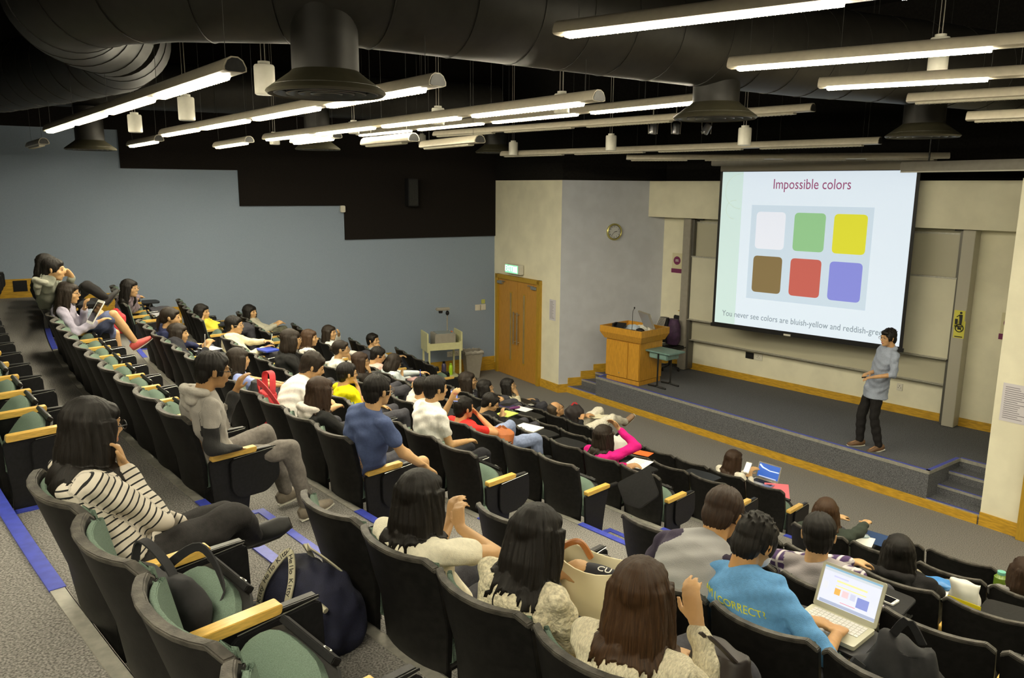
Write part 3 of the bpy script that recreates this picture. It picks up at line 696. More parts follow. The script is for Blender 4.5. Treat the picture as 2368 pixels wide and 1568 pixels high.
# ---------------------------------------------------------------- projection screen
YL = 14.05
rl = ray(1662, 570); rr = ray(2099, 600)
SL = rl[:2]*YL/rl[1]; SR = rr[:2]*(YL/1.185)/rr[1]; sd = (SR-SL)/np.linalg.norm(SR-SL)
tl = onwall(SL, SR, 1669, 395); tr = onwall(SL, SR, 2113, 397); bl = onwall(SL, SR, 1656, 740); br = onwall(SL, SR, 2086, 808)
u = lambda p: float((p[:2]-SL) @ sd)
scr = wroot('projection_screen', SL, sd); tag(scr, 'large lowered projection screen showing a slide headed Impossible colors', 'screen')
U0 = (u(tl)+u(bl))/2; U1 = (u(tr)+u(br))/2; Z0b = (bl[2]+br[2])/2; Z1 = (tl[2]+tr[2])/2
def q(x, y):
    """slide position of a photographed point, bilinear on the screen plane"""
    p = onwall(SL, SR, x, y); return u(p), p[2]
def fit2(x, y):
    a, b = q(x, y); # straighten residual trapezoid
    left = u(tl)+(u(bl)-u(tl))*(tl[2]-b)/(tl[2]-bl[2]); right = u(tr)+(u(br)-u(tr))*(tr[2]-b)/(tr[2]-br[2])
    top = tl[2]+(tr[2]-tl[2])*(a-u(tl))/(u(tr)-u(tl)); bot = bl[2]+(br[2]-bl[2])*(a-u(bl))/(u(br)-u(bl))
    return U0+(U1-U0)*(a-left)/(right-left), Z0b+(Z1-Z0b)*(b-bot)/(top-bot)
g = G(); g.box(((U0+U1)/2, .004, (Z0b+Z1)/2), (U1-U0+.10, .004, Z1-Z0b+.10)); g.box(((U0+U1)/2, 0, Z0b-.05), (U1-U0+.14, .03, .06)); g.build('black_border', M['black_plastic'], scr)
slide_em = lambda n, c, s=1.0: mat(n, tuple(v*.3 for v in c), rough=.9, emis=c, estr=s)  # slide colours emit by themselves, standing in for the projector's light
ES = .80
def flat(name, poly, m, off, parent):
    g = G(); g.extr([(a, -off, b) for a, b in poly], (0, 0, 0), (0, -.0006, 0)); return g.build(name, m, parent)
def quadp(x0, y0, x1, y1): return [fit2(x0, y0), fit2(x1, y1)]
slide = flat('lit_slide', [(U0, Z0b), (U1, Z0b), (U1, Z1), (U0, Z1)], slide_em('slide_white', (.78, .88, .97), ES), .001, scr)
a, b = fit2(1710, 560)
flat('green_margin', [(U0, Z0b), (a, Z0b), (a, Z1), (U0, Z1)], slide_em('slide_mint', (.66, .83, .78), ES), .0025, slide)
c1 = fit2(1736, 472); c2 = fit2(2020, 482); c3 = fit2(2003, 722); c4 = fit2(1729, 686)
ux0 = (c1[0]+c4[0])/2; ux1 = (c2[0]+c3[0])/2; vz1 = (c1[1]+c2[1])/2; vz0 = (c3[1]+c4[1])/2
flat('picture_panel', [(ux0, vz0), (ux1, vz0), (ux1, vz1), (ux0, vz1)], slide_em('slide_panel', (.62, .74, .84), ES), .0025, slide)
sw = [((1743, 487), (1817, 577), (.84, .87, .95)), ((1830, 491), (1909, 584), (.30, .58, .28)), ((1920, 495), (2006, 592), (.74, .72, .04)),
      ((1738, 589), (1811, 678), (.24, .17, .07)), ((1823, 596), (1902, 690), (.58, .13, .10)), ((1911, 605), (1999, 703), (.26, .28, .75))]
nm = ['white', 'green', 'yellow', 'brown', 'red', 'blue']
W_ = (ux1-ux0); H_ = (vz1-vz0)
for k, ((x0, y0), (x1, y1), cc) in enumerate(sw):
    cx, cy = fit2((x0+x1)/2, (y0+y1)/2); hw = W_*.128; hh_ = H_*.195
    pts = rounded([(cx-hw, cy-hh_), (cx+hw, cy-hh_), (cx+hw, cy+hh_), (cx-hw, cy+hh_)], .075, 6)
    o = flat('%s_swatch' % nm[k], pts, slide_em('slide_'+nm[k], cc, ES), .004, slide); o['label'] = '%s rounded square on the slide' % nm[k]
tm = slide_em('slide_title', (.32, .07, .17), ES); tg = slide_em('slide_grey', (.24, .30, .33), ES)
cx, cy = fit2(1871, 427); x0_, _ = fit2(1783, 427); x1_, _ = fit2(1960, 427)
def fit_text(name, body, m, cx, cy, width, size, off=.005):
    o = text_mesh(name, body, size, m, frame((cx, -off, cy), (1, 0, 0), (0, 0, 1)), slide, extr=.0004)
    wnow = max(v.co.x for v in o.data.vertices)-min(v.co.x for v in o.data.vertices); k = width/wnow
    for v in o.data.vertices: v.co.x *= k
    # one part per word
    bm = bmesh.new(); bm.from_mesh(o.data); bm.verts.ensure_lookup_table(); bm.verts.index_update(); seen = set(); isl = []
    for v0 in bm.verts:
        if v0.index in seen: continue
        st_ = [v0]; seen.add(v0.index); comp = []
        while st_:
            v = st_.pop(); comp.append(v.index)
            for e in v.link_edges:
                w2 = e.other_vert(v)
                if w2.index not in seen: seen.add(w2.index); st_.append(w2)
        xs = [bm.verts[i_].co.x for i_ in comp]; isl.append([min(xs), max(xs), comp])
    isl.sort(key=lambda t: t[0]); words = []
    for a_, b_, comp in isl:
        if words and a_ - words[-1][1] < size*.17*min(k, 1.2): words[-1][1] = max(words[-1][1], b_); words[-1][2] += comp
        else: words.append([a_, b_, list(comp)])
    for a_, b_, comp in words:
        keep = set(comp); b2 = bm.copy(); b2.verts.ensure_lookup_table(); b2.verts.index_update(); bmesh.ops.delete(b2, geom=[v for v in b2.verts if v.index not in keep], context='VERTS')
        me = bpy.data.meshes.new(name); b2.to_mesh(me); b2.free(); me.materials.append(m); w3 = bpy.data.objects.new(name, me); link(w3, o.parent); w3.matrix_basis = o.matrix_basis.copy()
    bm.free(); bpy.data.objects.remove(o)
fit_text('title_word', 'Impossible colors', tm, cx, cy, x1_-x0_, .235)
xa, za = fit2(1674, 718); xb, zb = fit2(2056, 779)
fit_text('caption_word', 'You never see colors are bluish-yellow and reddish-green', tg, (xa+xb)/2, (za+zb)/2, xb-xa, .145)
for (x, y), r_ in (((1697, 482), .16), ((1712, 440), .30)):
    cx, cy = fit2(x, y); g = G(); pts = [(cx+r_*math.cos(t), -.004, cy+r_*math.sin(t)) for t in np.linspace(R(80), R(270), 30)]
    pts = [p_ for p_ in pts if p_[0] > U0+.01 and p_[0] < a-.0]
    if len(pts) > 2: g.tube(pts, .006, n=4); g.build('faint_ring', slide_em('slide_ring%d' % x, (.62, .76, .66), ES), slide)
g = G(); g.box(((U0+U1)/2-.0, -.0, Z1+.06), (U1-U0+.10, .004, .10)); g.build('top_cloth', cmat('screen_cloth', (.30, .27, .22), rough=.8), scr)
g = G(); g.box(((U0+U1)/2, .04, Z1+.17), (U1-U0+.45, .16, .13)); g.build('housing', M['grey_plastic'], scr, bevel=.01)
g = G(); g.box(((U0+U1)/2-.2, -.02, Z0b-.055), (.12, .02, .03)); g.build('pull_tab', M['white_plastic'], scr)
# second rolled-up screen, nearer the camera on the right
A = at(2088, 386, 4.45)[:2]; A = atd(2088, 386, 11.2); B = atd(2390, 374, 9.6)
d = (B-A)[:2]; d /= np.linalg.norm(d)
o = wroot('screen_housing', A, d, A[2]); tag(o, 'grey housing of a second rolled-up projection screen at right', 'screen housing')
L = np.linalg.norm((B-A)[:2])+1.5
g = G(); g.box((L/2, 0, 0), (L, .15, .13)); g.build('case', M['grey_plastic'], o, bevel=.015)
g = G(); g.box((L/2, -.02, -.072), (L, .05, .02)); g.build('slot', M['white_plastic'], o)
for xx in (.4, L-.4):
    g = G(); g.tube([(xx, 0, .06), (xx, 0, 6.9-A[2])], .012); g.build('hanger_rod', M['black_metal'], o)
# ---------------------------------------------------------------- sliding whiteboards on the front wall
def wl(x, y, off=0.0):
    p = onwall(W0 - np.array([fd[1], -fd[0]])*-off, W0 - np.array([fd[1], -fd[0]])*-off + fd, x, y); return p
fn = np.array([fd[1], -fd[0]])          # into the room
def ufront(p): return float((p[:2]-W0) @ fd)
wb = wroot('whiteboard_unit', W0, fd); tag(wb, 'double sliding whiteboard with grey posts behind the projection screen', 'whiteboard')
ul = ufront(onwall(W0+fn*.12, W0+fn*.12+fd, 1588, 700)); ur = ufront(onwall(W0+fn*.12, W0+fn*.12+fd, 2222, 760))
hp = 3.50-STH
for nm_, uu in (('left_post', ul), ('right_post', ur)):
    g = G(); g.box((uu, -.12, STH+hp/2), (.17, .22, hp-.02)); pst = g.build(nm_, M['grey_plastic'] if nm_[0] == 'l' else cmat('post_enamel', (.40, .38, .31), rough=.4), wb, bevel=.004)
    s_ = 1 if nm_[0] == 'l' else -1
    g = G(); g.box((uu+s_*.11, -.10, STH+hp/2), (.05, .16, hp-.06)); g.box((uu+s_*.10, -.06, STH+hp-.02), (.3, .06, .04)); g.build('runner', cmat('dark_alu', (.13, .125, .11), rough=.4, metal=.5), pst)
ztop = float(onwall(W0+fn*.2, W0+fn*.2+fd, 1640, 590)[2]); zbot = float(onwall(W0+fn*.2, W0+fn*.2+fd, 1640, 740)[2])
zt2 = float(onwall(W0+fn*.2, W0+fn*.2+fd, 2190, 651)[2]); zb2 = float(onwall(W0+fn*.2, W0+fn*.2+fd, 2190, 838)[2])
for nm_, zz0, zz1, yy in (('front_board', (zbot+zb2)/2, (ztop+zt2)/2, -.17), ('rear_board', STH+.62, 3.42, -.08)):
    g = G(); g.box(((ul+ur)/2+0.0, yy, (zz0+zz1)/2), (ur-ul-.24, .03, zz1-zz0)); bd = g.build(nm_, M['whiteboard'] if nm_[0] == 'f' else cmat('rear_board', (.46, .44, .33), rough=.35), wb)
    g = G()
    for zq in (zz0, zz1):
        g = G(); g.box(((ul+ur)/2, yy-.004, zq), (ur-ul-.22, .045, .025))
        if zq == zz0: g.box(((ul+ur)/2, yy-.05, zz0), (ur-ul-.22, .08, .012))
        g.build('board_rail', M['alu'], bd)
for xk, cc in ((.9, (.5, .04, .03)), (.75, (.02, .02, .02)), (1.1, (.02, .02, .3))):
    o = empty('marker_pen', (*(W0+fd*(ul+xk)+fn*.222), (zbot+zb2)/2+.018), math.atan2(fd[1], fd[0]))
    nmc = {.9: 'red', .75: 'black', 1.1: 'blue'}[xk]
    g = G(); g.tube([(-.06, 0, 0), (.045, 0, 0)], .009); g.build('barrel', M['white_plastic'], o, smooth=True)
    g = G(); g.tube([(.045, 0, 0), (.065, 0, 0)], .0095); g.build('cap', cmat('cap_'+nmc, cc, rough=.4), o)
    tag(o, '%s-capped marker pen on the whiteboard ledge left of the screen' % nmc, 'pen', 'markers on the whiteboard ledge')
def yellow_sign(y, lab, kind):
    p = onwall(W0+fn*.235, W0+fn*.235+fd, 2218, y); o = wroot('warning_sticker', p, fd, p[2]); tag(o, lab, 'sticker')
    g = G(); g.box((0, 0, 0), (.15, .003, .26)); g.build('sheet', cmat('yellow_sheet', (.62, .58, .08), rough=.6), o)
    g = G()
    if kind == 'bin':
        g.lathe([(.018, .0), (.018, .003)], n=12, R3=R90, c=(.02, -.002, .095)); g.extr([(-.005, -.003, .07), (.045, -.003, .07), (.045, -.003, -.02), (.04, -.003, -.08), (.01, -.003, -.08), (.005, -.003, 0)], (0, 0, 0), (0, -.002, 0)); g.extr([(-.055, -.003, 0), (-.015, -.003, 0), (-.02, -.003, -.08), (-.05, -.003, -.08)], (0, 0, 0), (0, -.002, 0)); g.tube([(0, -.004, .06), (-.035, -.004, .03)], .006, n=5)
    else:
        g.tube([(.055*math.cos(t), -.004, .02+.055*math.sin(t)) for t in np.linspace(0, 2*math.pi, 24, endpoint=False)], .007, n=5, closed=True); g.tube([(-.038, -.005, .058), (.038, -.005, -.018)], .006, n=5); g.box((0, -.003, .015), (.05, .002, .035))
    g.box((0, -.003, -.11), (.11, .002, .014)); g.build('pictogram', ink, o)
yellow_sign(738, 'yellow sticker with a figure using a bin, on right whiteboard post', 'bin')
yellow_sign(762, 'yellow prohibition sticker below the bin sticker on the post', 'no')
p = onwall(W0, W0+fd, 1582, 716); o = wroot('hook_shelf', p, fd, p[2]); tag(o, 'small blue duster on a yellow peg left of the whiteboard post', 'duster')
g = G(); g.box((0, -.05, .03), (.10, .06, .09)); g.build('duster', cmat('blue_felt', (.02, .05, .30), rough=.9), o, bevel=.008); g = G(); g.box((0, -.05, -.022), (.16, .09, .012)); g.build('shelf', M['wood_trim'], o)
# ---------------------------------------------------------------- people
def cap_(g, p0, r0, p1, r1, n=10, fl=None):
    """tapered round-ended limb; fl=(axis, k) flattens it along an axis"""
    p0 = np.array(p0, float); p1 = np.array(p1, float); d = p1-p0; L = np.linalg.norm(d); d = d/max(L, 1e-6)
    x = np.cross(d, [0, 0, 1.]) if abs(d[2]) < .95 else np.cross(d, [0, 1., 0]); x /= np.linalg.norm(x); y = np.cross(d, x)
    prof = [(-r0, .0)] + [(-r0*math.cos(t), r0*math.sin(t)) for t in (.45, .9, 1.35)] + [(L+r1*math.cos(t), r1*math.sin(t)) for t in (1.35, .9, .45)] + [(L+r1, 0)]
    V = [p0+d*prof[0][0]]; F = []
    for a, r in prof[1:-1]:
        for k in range(n):
            v = r*(math.cos(2*math.pi*k/n)*x + math.sin(2*math.pi*k/n)*y)
            if fl is not None:
                ax = np.array(fl[0], float); ax /= np.linalg.norm(ax); v = v - ax*(v@ax)*(1-fl[1])
            V.append(p0+d*a+v)
    V.append(p0+d*prof[-1][0]); m = len(prof)-2
    F += [(0, 1+(k+1) % n, 1+k) for k in range(n)]
    for i in range(m-1):
        for k in range(n): F.append((1+i*n+k, 1+i*n+(k+1) % n, 1+(i+1)*n+(k+1) % n, 1+(i+1)*n+k))
    F += [(1+(m-1)*n+k, 1+(m-1)*n+(k+1) % n, len(V)-1) for k in range(n)]
    g.add(V, F)
def ell(g, c, r, Rm=None, n=14, m=9):
    V = []; F = []
    V.append((0, 0, -1))
    for i in range(1, m):
        ph = -math.pi/2 + math.pi*i/m
        for k in range(n): V.append((math.cos(ph)*math.cos(2*math.pi*k/n), math.cos(ph)*math.sin(2*math.pi*k/n), math.sin(ph)))
    V.append((0, 0, 1)); V = np.array(V)*np.array(r)
    if Rm is not None: V = V @ np.array(Rm).T
    F += [(0, 1+(k+1) % n, 1+k) for k in range(n)]
    for i in range(m-2):
        for k in range(n): F.append((1+i*n+k, 1+i*n+(k+1) % n, 1+(i+1)*n+(k+1) % n, 1+(i+1)*n+k))
    F += [(1+(m-2)*n+k, 1+(m-2)*n+(k+1) % n, len(V)-1) for k in range(n)]
    g.add(V+np.array(c, float), F)
def loft(g, secs, n=18, sup=2.4):
    """secs: (centre, half width, half depth, X axis, Y axis)"""
    V = []; F = []
    for c, a, b, X, Y in secs:
        for k in range(n):
            t = 2*math.pi*k/n; ct, s_ = math.cos(t), math.sin(t)
            V.append(np.array(c) + a*math.copysign(abs(ct)**(2/sup), ct)*np.array(X) + b*math.copysign(abs(s_)**(2/sup), s_)*np.array(Y))
    m = len(secs)
    for i in range(m-1):
        for k in range(n): F.append((i*n+k, i*n+(k+1) % n, (i+1)*n+(k+1) % n, (i+1)*n+k))
    V.append(secs[0][0]); V.append(secs[-1][0])
    F += [(len(V)-2, (k+1) % n, k) for k in range(n)] + [(len(V)-1, (m-1)*n+k, (m-1)*n+(k+1) % n) for k in range(n)]
    g.add(V, F)
def fuse(g, voxel, smooth=3, name='tmp', factor=.5):
    me = bpy.data.meshes.new(name); me.from_pydata(g.V, [], g.F)
    o = bpy.data.objects.new(name, me); COL.objects.link(o)
    md = o.modifiers.new('r', 'REMESH'); md.mode = 'VOXEL'; md.voxel_size = voxel; md.use_smooth_shade = True
    if smooth:
        sm = o.modifiers.new('s', 'SMOOTH'); sm.factor = factor; sm.iterations = smooth
    dg = bpy.context.evaluated_depsgraph_get(); out = bpy.data.meshes.new_from_object(o.evaluated_get(dg))
    bpy.data.objects.remove(o); bpy.data.meshes.remove(me); out.name = name
    return out
def coords(me):
    a = np.empty(len(me.vertices)*3); me.vertices.foreach_get('co', a); return a.reshape(-1, 3)
def normals(me):
    a = np.empty(len(me.vertices)*3); me.vertices.foreach_get('normal', a); return a.reshape(-1, 3)
def setco(me, c):
    me.vertices.foreach_set('co', c.ravel()); me.update()
def press(c, seated=True):
    """cloth and hair press flat against the seat back instead of passing through it"""
    if not seated: return c
    w_ = np.clip((.90-c[:, 2])/.07, 0, 1)*np.clip((.30-abs(c[:, 0]))/.05, 0, 1); ymin = .30*(.83-np.clip(c[:, 2], .3, .83)) - .030 + .06*(np.clip(abs(c[:, 0]), 0, .24)/.24)**2.4
    c = c.copy(); lack = np.clip(ymin-c[:, 1], 0, None); c[:, 1] += lack*w_*(1-.0) + 0
    k_ = np.clip((.62-c[:, 2])/.08, 0, 1)*np.clip((.44-c[:, 1])/.04, 0, 1)*np.clip((c[:, 2]-.25)/.05, 0, 1)
    c[:, 0] += (np.clip(c[:, 0], -.222, .222)-c[:, 0])*k_; return c
def nrmz(v): v = np.array(v, float); return v/max(np.linalg.norm(v), 1e-9)
def hairmat(name, c, c2):
    m = bpy.data.materials.new(name); m.use_nodes = True; nt = m.node_tree; b = nt.nodes['Principled BSDF']
    tc = nt.nodes.new('ShaderNodeTexCoord'); sp = nt.nodes.new('ShaderNodeSeparateXYZ'); nt.links.new(tc.outputs['Object'], sp.inputs[0])
    at_ = nt.nodes.new('ShaderNodeMath'); at_.operation = 'ARCTAN2'
    ay = nt.nodes.new('ShaderNodeMath'); ay.operation = 'ADD'; ay.inputs[1].default_value = .02; nt.links.new(sp.outputs['Y'], ay.inputs[0])
    nt.links.new(sp.outputs['X'], at_.inputs[0]); nt.links.new(ay.outputs[0], at_.inputs[1])
    m1 = nt.nodes.new('ShaderNodeMath'); m1.operation = 'MULTIPLY'; m1.inputs[1].default_value = 22; nt.links.new(at_.outputs[0], m1.inputs[0])
    m2 = nt.nodes.new('ShaderNodeMath'); m2.operation = 'MULTIPLY'; m2.inputs[1].default_value = 9; nt.links.new(sp.outputs['Z'], m2.inputs[0])
    cb = nt.nodes.new('ShaderNodeCombineXYZ'); nt.links.new(m1.outputs[0], cb.inputs[0]); nt.links.new(m2.outputs[0], cb.inputs[2])
    nz = nt.nodes.new('ShaderNodeTexNoise'); nz.inputs['Scale'].default_value = 1.3; nz.inputs['Detail'].default_value = 5; nz.inputs['Roughness'].default_value = .7
    nt.links.new(cb.outputs[0], nz.inputs['Vector'])
    r = nt.nodes.new('ShaderNodeValToRGB'); e = r.color_ramp.elements; e[0].position = .35; e[1].position = .72; e[0].color = (*c, 1); e[1].color = (*c2, 1)
    nt.links.new(nz.outputs['Fac'], r.inputs[0]); nt.links.new(r.outputs[0], b.inputs['Base Color'])
    bp = nt.nodes.new('ShaderNodeBump'); bp.inputs['Strength'].default_value = .55; bp.inputs['Distance'].default_value = .006
    nt.links.new(nz.outputs['Fac'], bp.inputs['Height']); nt.links.new(bp.outputs[0], b.inputs['Normal'])
    b.inputs['Roughness'].default_value = .50; b.inputs['Specular IOR Level'].default_value = .28
    return m
HAIR = {'black': hairmat('black_hair', (.003, .0025, .002), (.014, .010, .007)), 'brown': hairmat('brown_hair', (.012, .006, .003), (.060, .030, .014)),
        'dark': hairmat('dark_brown_hair', (.007, .0045, .003), (.034, .022, .013)), 'chestnut': hairmat('chestnut_hair', (.020, .009, .004), (.085, .042, .016)), 'buzz': hairmat('cropped_hair', (.035, .026, .018), (.075, .055, .035))}
SKIN = {}
def skin(c=(.52, .315, .150)):
    if c not in SKIN: SKIN[c] = mat('skin_%d' % len(SKIN), c, rough=.5, noise=.06, scale=18, bump=.06, bscale=120, spec=.35)
    return SKIN[c]
LIPS = mat('lips', (.40, .14, .10), rough=.45); EYE = mat('eye_dark', (.012, .009, .008), rough=.2); EYEW = mat('eye_white', (.55, .50, .45), rough=.3)
_hair_cache = {}
def hair_mesh(style, voxel):
    key = (style, voxel)
    if key in _hair_cache: return _hair_cache[key]
    g = G(); st_, L = (style.split(':')+['0'])[:2]; L = float(L)
    ux = (1, 0, 0); uy = (0, 1, 0)
    if st_ == 'short':
        ell(g, (0, -.018, .040), (.084, .101, .086)); ell(g, (0, -.058, -.012), (.074, .050, .078)); ell(g, (0, .050, .068), (.064, .038, .034))
        for s in (-1, 1): ell(g, (s*.066, .000, .025), (.018, .052, .052)); ell(g, (s*.068, .035, .02), (.010, .014, .045))
    elif st_ == 'spiky':
        ell(g, (0, -.016, .042), (.084, .100, .090)); ell(g, (0, -.058, -.012), (.074, .050, .080)); ell(g, (0, .050, .074), (.064, .040, .034))
        for s in (-1, 1): ell(g, (s*.068, .000, .022), (.018, .054, .055)); ell(g, (s*.070, .036, .01), (.010, .014, .05))
        for k in range(46):
            a = k*2.4; q = .2+.8*(k/46); x = math.cos(a)*.075*q; y = -.02+math.sin(a)*.09*q; z = .04+.085*math.sqrt(max(0, 1-q*q*.9))
            cap_(g, (x, y, z), .012, (x*1.22+.004*math.sin(k), y*1.2+.008*math.cos(k*2.), z+.016), .003, n=6)
    elif st_ == 'buzz':
        ell(g, (0, -.034, .030), (.082, .088, .083)); ell(g, (0, -.060, -.015), (.074, .048, .070))
    elif st_ in ('long', 'bob'):
        ell(g, (0, -.018, .036), (.085, .100, .089)); ell(g, (0, .050, .058), (.066, .040, .038))
        bul = .105 if st_ == 'bob' else .098
        zs = [(.05, .086, .055, -.045), (-.02, .094, .055, -.052), (-.08, bul, .058, -.060)]
        if st_ == 'bob': zs += [(-.12, bul-.004, .056, -.058), (-.15, .085, .045, -.055)]
        else:
            for q in (.3, .6, .85, 1.0): zs.append((-.08-(L-.08)*q, (.102 if q < .8 else .085 if q < 1 else .06), .052-.022*q, -.066-.012*q))
        loft(g, [((0, y, z), a, b, ux, uy) for z, a, b, y in zs][::-1], n=22, sup=2.2)
        for s in (-1, 1):
            if st_ == 'bob': pts = [((s*.074, .012, .04), .018, .050), ((s*.085, .010, -.03), .022, .050), ((s*.088, .004, -.10), .022, .046), ((s*.080, .0, -.135), .014, .035)]
            else: pts = [((s*.074, .008, .04), .018, .048), ((s*.084, .004, -.04), .021, .046), ((s*.090, -.006, -.11), .023, .044), ((s*.094, -.015, -.11-(L-.11)*.6), .022, .036), ((s*.088, -.03, -.11-(L-.11)*.95), .012, .022)]
            loft(g, [(c, a, b, ux, uy) for c, a, b in pts][::-1], n=12, sup=2)
        if st_ == 'long' and L < .2 or st_ == 'bob': ell(g, (0, .066, .046), (.060, .025, .026))
    elif st_ in ('bun', 'pony'):
        ell(g, (0, -.018, .037), (.082, .100, .087)); ell(g, (0, -.060, -.010), (.070, .045, .062)); ell(g, (0, .060, .066), (.060, .034, .026))
        for s in (-1, 1): ell(g, (s*.066, .005, .028), (.017, .050, .045))
        if st_ == 'bun': ell(g, (0, -.118, .01), (.036, .030, .036))
        else: loft(g, [((0, -.115-.02*math.sin(q*3), .02-L*q), .030-.014*q, .022-.010*q, ux, uy) for q in (0, .3, .6, 1)][::-1], n=12)
    me = fuse(g, voxel, 2, 'hair_'+st_, .4)
    c = coords(me); nm = normals(me)
    th = np.arctan2(c[:, 0], -(c[:, 1]+.02)); z = c[:, 2]
    A = .0028 if st_ in ('long', 'bob') else .0018
    d = A*(np.sin(th*23+3*np.sin(z*14))+.7*np.sin(th*41+5*np.sin(z*9)+1.3)+.5*np.sin(th*11+1.7)) * np.clip((.12-z)/.08, .25, 1)
    c = c + nm*d[:, None]
    if st_ in ('long',):
        t = np.clip((-z-.10)/(max(L, .12)-.06), 0, 1)
        c[:, 2] += t**2*(.030*np.sin(th*9+1)+.022*np.sin(th*17+4)); c[:, 0] += t*.006*np.sin(z*40+th*6)
    if st_ == 'short': c[:, 2] += np.clip(z, 0, 1)*.05*np.sin(th*13+c[:, 1]*60)
    setco(me, c)
    for p in me.polygons: p.use_smooth = True
    _hair_cache[key] = me; return me
def ik(S, W, l1, l2, pole):
    S = np.array(S); W = np.array(W); d = W-S; D = np.linalg.norm(d); D2 = min(D, (l1+l2)*.995); d = d/max(D, 1e-6); W = S+d*D2
    a = (l1*l1-l2*l2+D2*D2)/(2*D2); h = math.sqrt(max(l1*l1-a*a, 0)); p = np.array(pole, float)-S; p = p-d*(p@d); p = nrmz(p)
    return S+d*a+p*h, W
def hand(g, W, d, n, side, curl=.5, s=1.0, fr=.0088, spread=1.0, thumb=.5):
    """W wrist, d direction of the palm, n back-of-hand normal, side: +1 thumb towards x = d x n"""
    d = nrmz(d); n = nrmz(np.array(n, float)-d*(np.array(n, float)@d)); x = np.cross(d, n)*side
    loft(g, [(W-d*.005*s, .026*s, .019*s, x, n), (W+d*.03*s, .034*s, .016*s, x, n), (W+d*.065*s, .039*s, .014*s, x, n), (W+d*.088*s, .037*s, .010*s, x, n)], n=12)
    for k, (off, ln) in enumerate(((.028, .070), (.010, .078), (-.009, .073), (-.027, .056))):
        p = W + d*(.082-.004*abs(k-1.2))*s + x*off*s; a = curl*(.55+.08*k); dd = nrmz(d + x*(off*.9*spread))
        for q, f in enumerate((.45, .31, .24)):
            v = nrmz(dd*math.cos(a)-n*math.sin(a)); p2 = p+v*ln*f*s; cap_(g, p, fr*s*(1-.10*q), p2, fr*s*(.92-.10*q), n=7); p = p2; a += curl*(.85 if q == 0 else .6)
    p = W + d*.022*s + x*.026*s; v = nrmz(d*.62+x*.75-n*.25*(.5+thumb)); p2 = p+v*.042*s; cap_(g, p, .0125*s, p2, .010*s, n=7)
    v = nrmz(v*.5+d*.8-x*.25*thumb-n*.3*thumb); p3 = p2+v*.032*s; cap_(g, p2, .010*s, p3, .0085*s, n=7)
def head_prims(g, Rh, H, s, fem=False):
    def E(c, r, rr=None):
        ell(g, H + Rh @ (np.array(c)*s), np.array(r)*s, Rh if rr is None else Rh @ rr)
    def Cp(a, ra, b, rb): cap_(g, H + Rh @ (np.array(a)*s), ra*s, H + Rh @ (np.array(b)*s), rb*s, n=8)
    E((0, -.012, .030), (.075, .094, .084)); E((0, .028, -.018), (.063, .062, .070)); E((0, .036, -.062), (.044 if fem else .050, .046, .042)); E((0, .060, -.088), (.024, .022, .018))
    E((-.038, .056, -.022), (.024, .024, .022)); E((.038, .056, -.022), (.024, .024, .022))
    Cp((-.034, .078, .030), .011, (.034, .078, .030), .011)
    Cp((0, .086, .018), .0075, (0, .106, -.018), .0105); E((-.012, .094, -.024), (.009, .009, .007)); E((.012, .094, -.024), (.009, .009, .007))
    E((0, .088, -.050), (.022, .010, .0055)); E((0, .087, -.059), (.019, .010, .0060))
    for q in (-1, 1):
        E((q*.031, .074, .008), (.015, .012, .009)); rr = rotz(q*-.35)
        E((q*.078, -.006, -.004), (.008, .017, .030), rr); E((q*.080, -.010, .012), (.009, .014, .014), rr)
